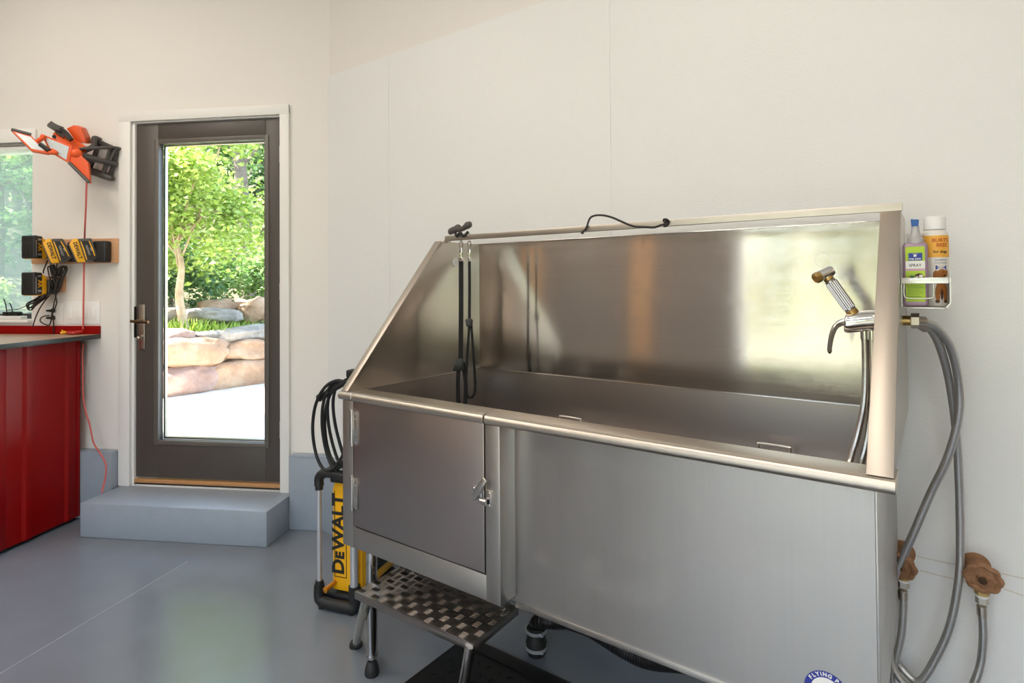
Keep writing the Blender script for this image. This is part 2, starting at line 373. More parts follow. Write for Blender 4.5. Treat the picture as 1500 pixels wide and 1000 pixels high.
# casing round the door
b = B(DF)
b.box(-1.293, -1.219, -.02, 0, .187, 2.40, .002); b.box(-.272, -.217, -.02, 0, .187, 2.40, .002); b.box(-1.293, -.217, -.021, 0, 2.345, 2.401, .002)
b.box(-1.219, -1.201, -.004, .12, .195, 2.345, .001); b.box(-.2745, -.262, -.004, .12, .195, 2.345, .001); b.box(-1.219, -.262, -.004, .12, 2.336, 2.348, .001)
b.build('trim_5', M['white'], kind='structure')
# glass door
dr = thing('door_1', (-.74, .04, .2), None, None, kind='structure', frame=DF)
gx0, gx1, gz0, gz1 = -1.058, -.374, .452, 2.216
b = B(DF); y0, y1 = .008, .055
b.box(-1.199, gx0, y0, y1, .236, 2.332, .002); b.box(gx1, -.276, y0, y1, .236, 2.332, .002); b.box(gx0, gx1, y0, y1, gz1, 2.332, .002); b.box(gx0, gx1, y0, y1, .236, gz0, .002)
b.build('frame', M['slab'], dr)
b = B(DF)
for x0, x1, z0, z1 in ((gx0-.022, gx0+.006, gz0-.022, gz1+.022), (gx1-.006, gx1+.022, gz0-.022, gz1+.022), (gx0, gx1, gz1-.004, gz1+.022), (gx0, gx1, gz0-.022, gz0+.004)):
    b.box(x0, x1, .003, .02, z0, z1, .003)
b.build('glazing_bead', M['bead'], dr)
b = B(DF); b.box(gx0, gx0+.012, .055, .075, gz0, gz1, .001); b.box(gx0, gx1, .055, .075, gz0, gz0+.012, .001); b.box(gx0, gx1, .055, .075, gz1-.010, gz1, .001); b.build('glazing_stop', M['nickel'], dr)
B(DF).box(gx0, gx1, .036, .040, gz0, gz1).build('pane', M['glass'], dr, smooth=0)
B(DF).box(-1.2, -.275, -.004, .10, .205, .226, .002).build('threshold', M['thresh'], dr)
B(DF).box(-1.2, -.275, .0, .06, .1875, .205).build('weather_strip', M['rubber'], dr)
hp = B(DF).box(-1.176, -1.136, -.001, .010, .990, 1.257, .003).build('handle_plate', M['nickel'], dr)
B(DF).cyl((-1.156, .006, 1.158), (-1.156, -.045, 1.158), .013, seg=16).tube([(-1.19, -.042, 1.160), (-1.156, -.048, 1.158), (-1.12, -.048, 1.157), (-1.075, -.046, 1.155)], .0085, 10).build('lever', M['brz'], hp)
B(DF).cyl((-1.156, .004, 1.062), (-1.156, -.012, 1.062), .014, seg=16).ball((-1.166, -.018, 1.060), .012, .006, .010).build('thumb_turn', M['nickel'], hp)
for z in (1.238, 1.008): B(DF).cyl((-1.156, 0, z), (-1.156, -.004, z), .005, seg=10).build('screw', M['zinc'], hp)
B(DF).box(-1.204, -1.197, -.006, .03, 1.06, 1.245, .003).build('strike_edge', M['ink'], dr)
for z in (2.119, 1.328, .539):
    b = B(DF)
    for k in range(3): b.cyl((-.279, .0, z-.048+k*.033), (-.279, .0, z-.019+k*.033), .006, seg=12)
    b.box(-.285, -.273, .0, .008, z-.048, z+.048); b.build('hinge', M['zinc'], dr)
# window left of the door
wn = thing('window_1', (-3, .07, WZ0), None, None, kind='structure', frame=DF)
b = B(DF); b.box(WX0, WX1, .005, .15, WZ1-.018, WZ1-.002); b.box(WX0, WX1, -.03, .15, WZ0, WZ0+.018, .003); b.box(WX1-.006, WX1+.0, .002, .15, WZ0, WZ1)
b.box(WX0-.05, WX1+.03, -.016, .0, WZ1+.018, WZ1+.10, .003)
b.build('window_casing', M['white'], wn)
b = B(DF); b.box(WX0, WX1, .0, .05, WZ1-.002, WZ1+.018); b.box(WX0, WX1, .06, .11, WZ0+.018, WZ0+.05); b.box(WX1-.03, WX1-.006, .06, .11, WZ0, WZ1); b.box(-3.05, -2.99, .06, .11, WZ0, WZ1); b.build('window_frame', M['slab'], wn)
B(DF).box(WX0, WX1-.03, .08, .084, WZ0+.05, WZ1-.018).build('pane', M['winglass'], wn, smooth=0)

# ------------------------------------------------------------------ unseen lamps added on the ceiling to light the room
for k, (x, y) in enumerate(((-.9, .1), (-3.4, .0), (.2, -1.7), (-3.6, -1.8))):
    t = thing('ceiling_fill_light', (x, y, H_ROOM-.06), ('added unseen white panel lamp on the ceiling over the washing tub', 'added unseen white panel lamp on the ceiling before the glass door', 'added unseen white panel lamp on the ceiling near the garage opening', 'added unseen white panel lamp on the ceiling over the middle floor')[k], 'light', 'added ceiling fill lamps')
    B().box(x-.62, x+.62, y-.32, y+.32, H_ROOM-.055, H_ROOM-.001, .004).build('housing', M['whiteplastic'], t)
    B().box(x-.60, x+.60, y-.30, y+.30, H_ROOM-.062, H_ROOM-.055).build('diffuser', M['lamp'], t, smooth=0)

# ------------------------------------------------------------------ stainless dog washing tub
TL_, TR_ = -1.645, -.068
tub = thing('dog_wash_tub', (-.85, 1.65, 0), 'big stainless steel dog washing tub with side door against the white wall', 'tub')
ZR = .985                                      # underside of the rolled rim
# upright splash back
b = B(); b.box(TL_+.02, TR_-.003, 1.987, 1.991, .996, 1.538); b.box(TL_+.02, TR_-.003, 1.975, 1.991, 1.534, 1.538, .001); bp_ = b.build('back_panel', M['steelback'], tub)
c = Vector((-0.276, 1.987, 1.427)); B().lathe([(.0215, 0), (.0224, 0), (.0224, .0002), (.0215, .0002)], c, (0, -1, 0), 40).build('water_mark', M['steelside'], bp_)
prof = [(1.277, 1.001), (1.745, 1.538), (1.991, 1.538), (1.991, .996), (1.30, .996)]
for nm, x0, x1 in (('left', TL_-.012, TL_+.021), ('right', TR_-.043, TR_)):
    b = B(); b.prism(prof, x0, x1, PYZ, .0025)
    if nm == 'left': b.cyl((x1-.0005, 1.83, 1.455), (x1+.0015, 1.83, 1.455), .021, seg=24)
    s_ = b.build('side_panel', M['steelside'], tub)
    dv = Vector((-.537, .468)).normalized()*.0022
    B().prism([(1.277, 1.0015), (1.277+dv.x, 1.0015), (1.745+dv.x, 1.5378+dv.y), (1.745, 1.5378)], x0-.0006, x1+.0006, PYZ, .0008).build('panel_lip', M['steellip'], s_)
    if nm == 'left':
        B().cyl((x1+.001, 1.83, 1.455), (x1+.003, 1.83, 1.455), .019, seg=24).build('hole_cap', M['whiteplastic'], s_)
# basin: walls lean in a little towards its floor
b = B()
x0, x1, y0, y1, zt, zb = TL_+.022, TR_-.045, 1.352, 1.975, .996, .815
o = [(x0, y0), (x1, y0), (x1, y1), (x0, y1)]; i_ = [(x0+.012, y0+.01), (x1-.012, y0+.01), (x1-.012, y1-.016), (x0+.012, y1-.016)]
vs = [(x, y, zt) for x, y in o]+[(x, y, zb) for x, y in i_]
b.add(vs, [(0, 4, 5, 1), (1, 5, 6, 2), (2, 6, 7, 3), (3, 7, 4, 0), (4, 7, 6, 5)])
b.box(x0-.012, x1+.012, y1, y1+.014, zt-.003, zt+.0012); b.box(x0-.004, x0+.001, y0, y1, zt-.003, zt+.0012)
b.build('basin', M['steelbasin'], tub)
b = B(); b.box(x0+.02, x1-.02, y0+.03, y1-.03, .818, .826, .002); fr = b.build('floor_grate', M['steelbasin'], tub)
for q in ([(-1.163, 1.9, 0.78), (-1.163, 1.9, 0.86), (-1.074, 1.9, 0.861), (-1.075, 1.9, 0.793)], [(-0.45, 1.9, 0.781), (-0.449, 1.9, 0.867), (-0.36, 1.9, 0.868), (-0.361, 1.9, 0.797)]):
    q = [Vector(v) for v in q]; zt_ = (q[1].z+q[2].z)/2; q[0].z = q[3].z = .826; q[1].z = q[2].z = zt_
    e = (q[2]-q[1]).normalized()*.006
    B().tube([q[0], q[1]-Vector((0, 0, .006)), q[1]+e, q[2]-e, q[2]-Vector((0, 0, .006)), q[3]], .0035, 8, 4).build('lift_handle', M['zinc'], fr)
# rolled rim: a rounded nose along the front, cut where the door opens
def nose(xa, xb, b):
    pr = []
    for k in range(13):
        a = -PI/2-PI*k/12*.75
        pr.append((1.277+.014*math.cos(a), .9865+.0145*math.sin(a)))
    pr = [(1.352, .9715), (1.352, .985), (1.352, .998), (1.344, 1.001)]+[(1.279, 1.001), (1.268, .997), (1.2635, .989), (1.2635, .981), (1.268, .974), (1.279, .9715)]
    b.prism(pr, xa, xb, PYZ, .0012, 1)
for xa, xb in ((-1.021, TR_+.004), (TL_-.016, -1.5915)):
    b = B(); nose(xa, xb, b); b.build('rim', M['steelrim'], tub)
# front frame round the door
b = B()
b.box(TL_, -1.5915, 1.272, 1.345, .483, .972, .002)
b.box(-1.5915, -1.0235, 1.274, 1.345, .483, .5535, .002)
b.box(-1.0225, -.972, 1.272, 1.345, .483, .972, .002)
b.build('door_frame', M['steelframe'], tub)
b = B(); b.box(-.985, -.1035, 1.344, 1.348, .466, .975); b.box(-.972, -.099, 1.340, 1.375, .452, .4665, .001); b.box(-.1034, -.099, 1.3435, 1.985, .452, .985, .001)
b.box(TL_, TL_+.004, 1.30, 1.985, .483, .985); b.box(TL_+.01, -.10, 1.35, 1.98, .476, .480); b.box(TL_+.01, -.10, 1.98, 1.985, .476, .985)
fp = b.build('front_panel', M['steelfront'], tub)
for z in (.868, .733, .601): B().ball((-.982, 1.343, z), .0045, .003, .0045, 2).build('rivet', M['zinc'], fp)
# hinged door
b = B(); b.box(-1.5885, -1.027, 1.2715, 1.30, .5575, .985, .0025); b.box(-1.5885, -1.027, 1.296, 1.335, .56, .998)
door = b.build('door', M['steeldoor'], tub)
b = B(); nose(-1.5895, -1.0255, b); b.build('door_rim', M['steelrim'], door)
for z0, z1 in ((.823, .944), (.608, .724)):
    b = B(); b.box(-1.607, -1.594, 1.2685, 1.2725, z0, z1, .001); b.cyl((-1.5915, 1.268, z0), (-1.5915, 1.268, z1), .005, seg=12); b.cyl((-1.5915, 1.268, z0+.06), (-1.5915, 1.268, z0+.0615), .0056, seg=12)
    zz = (z0+z1)/2-.006
    b.box(-1.587, -1.566, 1.2685, 1.2718, z0+.008, z1-.004, .0015)
    for zq in (z0+.014, z0+.04, z1-.03, z1-.012): b.ball((-1.5745, 1.268, zq), .003, .0015, .003, 1)
    for zq in (z0+.012, z1-.012): b.ball((-1.601, 1.268, zq), .003, .0015, .003, 1)
    b.build('hinge', M['zinc'], door)
lx, lz = -1.034, .775
b = B(); b.box(lx-.030, lx+.004, 1.2665, 1.2715, lz-.022, lz+.020, .0015); b.cyl((lx-.014, 1.268, lz-.002), (lx-.014, 1.252, lz-.002), .011, seg=18, bev=.002)
for dz in (-.014, .0145): b.ball((lx-.025, 1.2655, lz+dz), .0038, .002, .0038, 1)
Mr = Matrix.Translation((lx-.010, 1.254, lz+.002)) @ Matrix.Rotation(math.radians(-56), 4, 'Y')
b.box(-.004, .060, -.003, .004, -.0085, .0085, .002, Mr); b.box(.004, .014, -.002, .012, -.007, .007, .001, Mr)
b.build('latch', M['zinc'], door)
b = B(); b.box(-1.019, -.997, 1.2655, 1.2725, lz-.028, lz+.018, .0015); b.cyl((-1.027, 1.258, lz-.012), (-1.006, 1.258, lz-.012), .009, seg=14); b.box(-1.021, -1.006, 1.257, 1.268, lz-.021, lz-.003, .002)
for dz in (-.022, .012): b.ball((-1.003, 1.2645, lz+dz), .0035, .002, .0035, 1)
b.build('latch_keeper', M['zinc'], tub)
# rail across the top for tying the dog
b = B(); b.box(-1.603, TR_+.003, 1.742, 1.762, 1.538, 1.558, .0015); b.box(-1.61, -1.585, 1.744, 1.76, 1.530, 1.540)
b.build('leash_rail', M['steelrim'], tub)
for x, y in ((-1.617, 1.372), (-.130, 1.385), (-.130, 1.95), (-1.605, 1.95)):
    lg = B().cyl((x, y, .062), (x, y, .478), .0195, seg=24).cyl((x, y, .062), (x, y, .072), .0215, seg=24).build('leg', M['tubeleg'], tub)
    B().lathe([(0, 0), (.024, 0), (.026, .008), (.024, .022), (.017, .044), (.012, .048), (0, .048)], (x, y, 0), seg=24).build('foot', M['rubber'], lg)
    B().cyl((x, y, .046), (x, y, .064), .006, seg=12).build('foot_stud', M['zinc'], lg)
b = B(); b.cyl((-1.617, 1.38, .245), (-1.605, 1.94, .245), .010, seg=14); b.build('stretcher', M['tubeleg'], tub)
B().box(-1.60, -1.50, 1.56, 1.64, .40, .478, .002).build('bracket', M['zinc'], tub)
# round sticker low on the front, only its top in view
sc = Vector((-.1925, 1.3438, .526)); sr = .0415
b = B(); b.lathe([(0, 0), (sr, 0), (sr, .0006), (0, .0006)], sc, (0, -1, 0), 64); st = b.build('round_sticker', M['stickerblue'], tub)
B().lathe([(0, 0), (.029, 0), (.029, .0009), (0, .0009)], sc, (0, -1, 0), 48).build('sticker_centre', M['paper'], st)
b = B(); txt = 'FLYING PIG GROOMING'; ws = {'I': .55, ' ': .5, 'M': 1.25, 'N': 1.1, 'O': 1.1, 'G': 1.08}
tot = sum(ws.get(c, 1) for c in txt); a = math.radians(148); stp = math.radians(-246)/tot
a = math.radians(90+62)
for ch in txt:
    w = ws.get(ch, 1); a += stp*w/2
    if ch != ' ':
        u = Vector((math.sin(a), 0, -math.cos(a))); wv = Vector((math.cos(a), 0, math.sin(a)))
        b.text(ch, XY(sc+wv*.0352+Vector((0, -.0009, 0)), u, wv), .0105, .0006, .0004)
    a += stp*w/2
b.build('sticker_lettering', M['paper'], st, smooth=0)

# ------------------------------------------------------------------ things on the tub
lh = thing('leash_clamp', (-1.56, 1.752, 1.558), 'black two-lobed rubber clamp on the left end of the tub rail', 'clamp')
q = [Vector(v) for v in [(-1.576, 1.748, 1.575), (-1.546, 1.748, 1.584), (-1.525, 1.748, 1.587), (-1.532, 1.748, 1.578), (-1.507, 1.748, 1.584), (-1.489, 1.748, 1.593), (-1.475, 1.748, 1.596)]]
b = B()
b.sweep(catmull([q[0], q[1], q[2]], 6), [(.014*math.cos(k*PI/6), .010*math.sin(k*PI/6)) for k in range(12)], scale=[.75, .95, 1.05, 1, .95, .95, 1, 1.1, 1.15, 1.1, 1.05, 1, .8])
b.sweep(catmull([q[3], q[4], q[5], q[6]], 4), [(.012*math.cos(k*PI/6), .010*math.sin(k*PI/6)) for k in range(12)], scale=[.9, .9, .9, .9, .9, .9, 1, 1.1, 1.2, 1.25, 1.2, 1.1, .8])
b.ball(q[0], .012, .010, .014); b.ball(q[6], .011, .009, .013)
b.build('lobes', M['greyplastic'], lh)
q = [Vector(v) for v in [(-1.55, 1.748, 1.568), (-1.532, 1.748, 1.556), (-1.511, 1.748, 1.56), (-1.496, 1.748, 1.554), (-1.482, 1.748, 1.569)]]
b = B(); b.tube([q[0], q[1]+Vector((0, -.012, -.002)), q[2]+Vector((0, -.014, .004)), q[3]+Vector((0, -.012, -.002)), q[4]], .006, 8)
b.build('strap', M['rubber'], lh)

def leash(q, w, lab, loop, bulge):
    t = thing('dog_leash', q[0], lab, 'leash', 'leashes hanging from the tub rail')
    q = [Vector(v) for v in q]
    B().tube([q[0]+Vector((0, .012*math.cos(a), .012*math.sin(a)-.002)) for a in [k*PI/4 for k in range(8)]], .0016, 6, 3, True).build('rail_ring', M['zinc'], t)
    b = B(); b.tube([q[1]+Vector((.009*math.sin(a), 0, .013*math.cos(a))) for a in [k*PI/4 for k in range(8)]], .0022, 6, 3, True)
    b.tube([q[1]+Vector((0, 0, -.012)), q[1].lerp(q[2], .5)+Vector((.004, 0, 0)), q[2]], .0042, 8); b.tube([q[1]+Vector((-.004, 0, -.010)), q[1].lerp(q[2], .6)+Vector((-.006, 0, 0)), q[2]], .002, 6)
    b.box(q[2].x-w*.62, q[2].x+w*.62, q[2].y-.005, q[2].y+.005, q[2].z-.010, q[2].z+.006, .002); b.build('snap_hook', M['chrome'], t)
    sd = Vector((.81, .58, 0))
    B().ribbon([q[2]+Vector((0, 0, -.006)), q[2].lerp(q[3], .5)+Vector((.001, 0, 0)), q[3]], w, .003, sd).build('strap', M['web'], t)
    B().ribbon([Vector(v) for v in loop], w*.85, .003, sd if w > .012 else Vector((.6, .8, 0)), 8).build('hand_loop', M['web'], t)
    bb = B(); c = Vector(bulge[0]); r = bulge[1]
    bb.prism([(-.45*r, .95*r), (.5*r, .95*r), (.75*r, -.9*r), (-1.1*r, -.95*r)] if r > .02 else [(-.9*r, .7*r), (.3*r, 1.1*r), (1.0*r, .6*r), (.9*r, -.9*r), (-.6*r, -1.1*r)], -.007, .007, XY(c, sd, (0, 0, 1)), .003)
    bb.build('slide', M['plastic'], t)
leash([(-1.523, 1.752, 1.55), (-1.523, 1.752, 1.52), (-1.524, 1.752, 1.463), (-1.529, 1.752, 1.06)], .0185, 'wider black dog leash hanging from the tub rail, tucked end lowest', [(-1.529, 1.752, 1.065), (-1.533, 1.742, 1.015), (-1.532, 1.738, 0.921), (-1.525, 1.738, 0.885), (-1.515, 1.745, 0.879), (-1.51, 1.755, 0.894), (-1.511, 1.76, 0.974), (-1.522, 1.757, 1.054)], ((-1.528, 1.745, 1.045), .026))
leash([(-1.48, 1.752, 1.551), (-1.481, 1.752, 1.519), (-1.481, 1.752, 1.462), (-1.483, 1.752, 1.224)], .0112, 'thinner black dog leash knotted halfway, hanging from the tub rail', [(-1.481, 1.752, 1.229), (-1.481, 1.742, 1.139), (-1.485, 1.736, 1.033), (-1.488, 1.735, 0.953), (-1.481, 1.745, 0.92), (-1.465, 1.755, 0.931), (-1.462, 1.76, 0.973), (-1.47, 1.76, 1.085), (-1.478, 1.756, 1.218)], ((-1.482, 1.748, 1.213), .016))
# loose black cord lying over the rail
q = [(-0.964, 1.735, 1.536), (-0.95, 1.735, 1.551), (-0.944, 1.748, 1.582), (-0.925, 1.752, 1.591), (-0.895, 1.752, 1.589), (-0.861, 1.75, 1.579), (-0.821, 1.742, 1.561), (-0.78, 1.736, 1.544), (-0.741, 1.736, 1.539), (-0.711, 1.736, 1.536), (-0.689, 1.737, 1.542), (-0.672, 1.738, 1.545)]
t = thing('tether_cord', q[4], 'thin black cord curling over the middle of the tub rail', 'cord')
b = B(); b.tube(q, .0035, 8); b.cyl(q[0], Vector(q[0])+(Vector(q[0])-Vector(q[1]))*.3, .005, seg=10); b.build('cord', M['cord'], t)
c = Vector((-0.672, 1.737, 1.548)); b = B()
for k in range(4):
    ax = Vector((random.uniform(-1, 1), random.uniform(-.4, .4), random.uniform(-.6, 1))).normalized(); u = ax.orthogonal().normalized(); w = ax.cross(u)
    b.tube([c+(u*math.cos(a)+w*math.sin(a))*.0085+Vector((0, 0, (k-1.5)*.0035)) for a in [j*PI/4 for j in range(8)]], .0036, 7, 3, True)
b.build('knot', M['cord'], t)

# ------------------------------------------------------------------ faucet, hand shower and hoses
fy = 1.76
f0, f1 = Vector((-0.183, 1.76, 1.259)), Vector((TR_-.043, fy, 1.262))
fa = thing('faucet', (TR_-.043, fy, 1.25), 'chrome lever faucet on the right inner side of the tub', 'faucet')
b = B(); d = Vector((1, 0, -.06)); p0 = Vector((f0.x, fy-.01, f0.z-.004))
b.sweep(catmull([p0+Vector((-.012, 0, 0)), p0, p0.lerp(f1, .5)+Vector((0, 0, .002)), f1], 6), [(.027*math.cos(k*PI/10), .025*math.sin(k*PI/10)) for k in range(20)], scale=[.45, .8, .95, 1, 1.02]+[1.0]*14)
b.cyl((TR_-.058, fy-.004, f1.z), (TR_-.043, fy-.004, f1.z), .030, seg=28, bev=.003)
b.build('body', M['chrome'], fa)
q = [(-0.183, 1.745, 1.259), (-0.203, 1.742, 1.254), (-0.215, 1.738, 1.244), (-0.223, 1.735, 1.223), (-0.228, 1.735, 1.196), (-0.23, 1.735, 1.179)]
b = B(); p = catmull(q, 5); b.sweep(p, [(.0075*math.cos(k*PI/8), .013*math.sin(k*PI/8)) for k in range(16)], side=(1, 0, 0), scale=[1.15-.45*i/(len(p)-1) for i in range(len(p))])
b.cyl((-0.191, 1.752, 1.262), (-0.175, 1.752, 1.263), .016, seg=18); b.build('lever', M['chrome'], fa)
B().ball((-0.229, 1.735, 1.183), .006, .006, .011).build('lever_tip', M['brz'], fa)
b = B()
for u in (0, 1):
    c = [Vector((-0.151, 1.757, 1.231)), Vector((-0.135, 1.757, 1.23))][u]
    b.cyl(c+Vector((0, 0, .012)), c+Vector((0, 0, -.018)), .010, seg=12)
b.box(f1.x-.028, f1.x-.004, fy-.012, fy+.012, f1.z-.045, f1.z-.015, .002)
b.build('outlet', M['chrome'], fa)
h0, h1 = Vector((-0.175, 1.748, 1.279)), Vector((-0.229, 1.735, 1.37))
hs = thing('hand_shower', h0, 'chrome hand shower with brass nozzle resting in the faucet holder', 'shower head')
b = B(); ax = h1-h0; L_ = ax.length; ax.normalize()
b.lathe([(0, 0), (.0125, 0), (.0125, L_*.08), (.0135, L_*.12)], h0, ax, 24)
for k in range(16):
    a = k*PI/8; u = ax.orthogonal().normalized(); w = ax.cross(u); o = (u*math.cos(a)+w*math.sin(a))*.0132
    b.cyl(h0+ax*(L_*.16)+o, h0+ax*(L_*.90)+o, .0024, seg=6)
b.lathe([(0, L_*.12), (.0135, L_*.12), (.0135, L_*.94), (.011, L_*.97), (.0115, L_*1.0), (0, L_*1.0)], h0, ax, 24)
b.build('handle', M['grip'], hs)
B().cyl(h0-ax*.002, h0+ax*.012, .0142, seg=20, bev=.002).build('collar', M['brass'], hs); B().cyl(h1-ax*.003, h1+ax*.004, .0128, seg=20).build('collar', M['brass'], hs)
hd0, hd1 = Vector((-0.221, 1.742, 1.393)), Vector((-0.256, 1.722, 1.372))
b = B(); b.lathe([(0, 0), (.013, 0), (.0145, .006), (.0145, (hd1-hd0).length*.72), (.012, (hd1-hd0).length*.76), (0, (hd1-hd0).length*.76)], hd0, hd1-hd0, 20)
b.tube([h1, h1+ax*.012, hd0.lerp(hd1, .40)], .011, 14); b.build('head', M['chrome'], hs)
e = (hd1-hd0).normalized(); b = B(); b.lathe([(0, 0), (.0135, 0), (.0145, .003), (.0145, .014), (.010, .018), (.010, .016), (0, .015)], hd0+(hd1-hd0)*.76, e, 8); b.build('nozzle', M['brass'], hs)
for q, lab in (([(-0.151, 1.757, 1.221), (-0.15, 1.75, 1.137), (-0.153, 1.735, 1.052), (-0.164, 1.715, 0.985), (-0.176, 1.7, 0.935), (-0.191, 1.68, 0.894)], 'left one of the two coiled steel hoses hanging below the faucet'),
               ([(-0.135, 1.757, 1.22), (-0.135, 1.752, 1.138), (-0.138, 1.742, 1.052), (-0.146, 1.73, 0.976), (-0.156, 1.715, 0.921), (-0.17, 1.7, 0.881)], 'right one of the two coiled steel hoses hanging below the faucet')):
    q = [Vector(v) for v in q]; l = q[-1]; q += [Vector((l.x-.05, l.y-.05, .840)), Vector((l.x-.13, l.y-.09, .836)), Vector((l.x-.24, l.y-.07, .836))]
    B().tube(q, .0078, 10, 10, ribs=(.0042, .13)).build('shower_hose', M['spiral'], None, lab, 'hose', 'coiled hoses in the tub')
# ------------------------------------------------------------------ supply hoses and stop valves on the wall
b = B(); b.cyl((TR_-.001, fy, 1.2635), (-.040, fy, 1.2635), .0125, seg=18); b.build('pipe_stub', M['brass'], fa)
B().cyl((-.052, fy, 1.2635), (-.034, fy, 1.2635), .019, seg=6, bev=.001).build('hex_nut', M['nickel'], fa)
A1 = [(-0.042, 1.76, 1.265), (-0.027, 1.77, 1.263), (0.002, 1.8, 1.242), (0.028, 1.84, 1.192), (0.043, 1.88, 1.102), (0.042, 1.9, 1.011), (0.018, 1.92, 0.897), (-0.022, 1.94, 0.784), (-0.067, 1.95, 0.65), (-0.107, 1.96, 0.532), (-0.128, 1.97, 0.435), (-0.134, 1.97, 0.356), (-0.122, 1.97, 0.294), (-0.092, 1.97, 0.242)]
A2 = [(-0.035, 1.785, 1.253), (-0.009, 1.81, 1.234), (0.011, 1.85, 1.173), (0.027, 1.9, 1.08), (0.038, 1.94, 0.949), (0.042, 1.965, 0.799), (0.042, 1.975, 0.651), (0.037, 1.975, 0.558), (0.017, 1.975, 0.434), (-0.017, 1.975, 0.33), (-0.056, 1.975, 0.254)]
V1 = [(-0.088, 1.985, 0.487), (-0.088, 1.985, 0.442), (-0.094, 1.985, 0.363), (-0.11, 1.985, 0.281), (-0.121, 1.985, 0.219)]
V2 = [(0.085, 1.985, 0.498), (0.087, 1.985, 0.425), (0.081, 1.985, 0.352), (0.066, 1.98, 0.295)]
v1, v2 = V1[-1], V2[-1]
def hose(name_pts, lab):
    t = thing('supply_hose', name_pts[0], lab, 'hose', 'braided supply hoses on the wall')
    B().tube(name_pts, .0098, 12, 8).build('braided_sleeve', M['braid'], t)
    for i, j in ((0, 1), (-1, -2)):
        p, q = Vector(name_pts[i]), Vector(name_pts[j]); d = (q-p).normalized()
        B().cyl(p-d*.004, p+d*.022, .0115, seg=16, bev=.001).build('ferrule', M['nickel'], t)
    return t
hose(A1+[(v2[0]-.12, 1.97, .235), (v2[0]-.05, 1.972, .215), (v2[0]-.015, 1.978, .25)]+V2[::-1], 'braided steel hose from the faucet down to the right rusty valve')
hose(A2+[(A2[-1][0]-.045, 1.99, .275), (v1[0]+.02, 2.002, .26), (v1[0]-.004, 1.995, .30)]+V1[::-1], 'braided steel hose from the faucet down to the left rusty valve beside the tub')
def valve(c, hc, nut, lab, tilt):
    c, hc, nut = Vector(c), Vector(hc), Vector(nut)
    t = thing('stop_valve', (c.x, 2.056, c.z), lab, 'valve', 'rusty stop valves on the wall')
    b = B(); b.lathe([(0, 0), (.034, 0), (.034, .004), (.022, .014), (.017, .03), (.015, .05), (0, .05)], (c.x, 2.0565, c.z), (0, -1, 0), 24)
    b.ball((c.x, 2.02, c.z-.004), .024, .026, .022, 2); b.tube([(c.x, 2.015, c.z-.01), (nut.x, 1.995, nut.z+.03), nut+Vector((0, 0, .012))], .0135, 12)
    b.tube([(c.x, 2.015, c.z), hc.lerp(Vector((c.x, 2.015, c.z)), .4), hc], .011, 12); b.build('valve_body', M['rust'], t)
    ax = Vector(tilt).normalized(); u = Vector((1, 0, 0)); u = (u-ax*u.dot(ax)).normalized(); w = ax.cross(u)
    b = B(); n = 40; prof = []
    rim = [hc+(u*math.cos(2*PI*k/n)+w*math.sin(2*PI*k/n))*(.0345+.0022*math.cos(8*2*PI*k/n)) for k in range(n)]
    b.sweep(rim, [(.0075*math.cos(k*PI/4), .0075*math.sin(k*PI/4)) for k in range(8)], closed=True)
    b.lathe([(0, -.003), (.034, -.003), (.034, .002), (.014, .004), (.012, .009), (0, .009)], hc, ax, 32); b.build('hand_wheel', M['rust'], t)
    B().cyl(hc+ax*.008, hc+ax*.015, .010, seg=8, bev=.001).build('spindle_nut', M['brz'], t)
    B().cyl(nut+Vector((0, 0, -.004)), nut+Vector((0, 0, .013)), .0165, seg=6, bev=.001).build('brass_nut', M['brass'], t)
    B().cyl(nut+Vector((0, 0, -.010)), nut+Vector((0, 0, -.004)), .0145, seg=16).build('thread_tape', M['paper'], t)
    B().cyl(nut+Vector((0, 0, -.027)), nut+Vector((0, 0, -.010)), .0145, seg=6, bev=.001).build('coupling_nut', M['nickel'], t)
valve((0.077, 2.03, 0.579), (0.088, 1.965, 0.583), (0.086, 1.985, 0.536), 'rusty round stop valve farther right on the white wall', (-.05, -.80, -.15))
valve((-0.093, 2.03, 0.57), (-0.094, 1.965, 0.566), (-0.087, 1.985, 0.526), 'rusty round stop valve close beside the tub on the white wall', (-.15, -.75, -.2))

# ------------------------------------------------------------------ caddy with two bottles on the outside of the tub
cx0, cx1, cy0, cy1, cz = TR_+.001, .028, 1.665, 1.80, 1.300
cd = thing('bottle_caddy', (cx0, 1.73, cz), 'small steel shelf caddy on the outer right side of the tub', 'caddy')
b = B(); b.box(cx0, cx1-.006, cy0, cy1, cz-.003, cz+.001, .001)
b.prism([(cx1, cz+.012), (cx1, cz+.072), (cx1-.003, cz+.072), (cx1-.003, cz+.012), (cx1-.012, cz-.0), (cx1-.010, cz-.003)], cy0+.0, cy1, Matrix(((1, 0, 0, 0), (0, 0, 1, 0), (0, 1, 0, 0), (0, 0, 0, 1))))
b.box(cx0, cx0+.002, cy0, cy1, cz, cz+.072); b.build('tray', M['steelframe'], cd)
b = B(); b.box(cx0, cx1-.004, cy0-.004, cy0-.001, cz+.056, cz+.070, .001); b.box(cx1-.004, cx1, cy0-.004, cy1, cz+.056, cz+.070, .001); b.build('guard_band', M['zinc'], cd)
B().tube([(cx0+.006, cy0-.004, cz+.056), (cx0+.006, cy0-.004, cz+.030), (cx0+.014, cy0-.004, cz+.022), (cx0+.054, cy0-.004, cz+.022), (cx0+.062, cy0-.004, cz+.030), (cx0+.062, cy0-.004, cz+.056)], .0016, 6, 5).build('wire_guard', M['zinc'], cd)
def lab_front(x0, x1, z0, z1, y, m, name, par, th=.0006):
    return B().box(x0, x1, y-th, y, z0, z1).build(name, m, par, smooth=0)
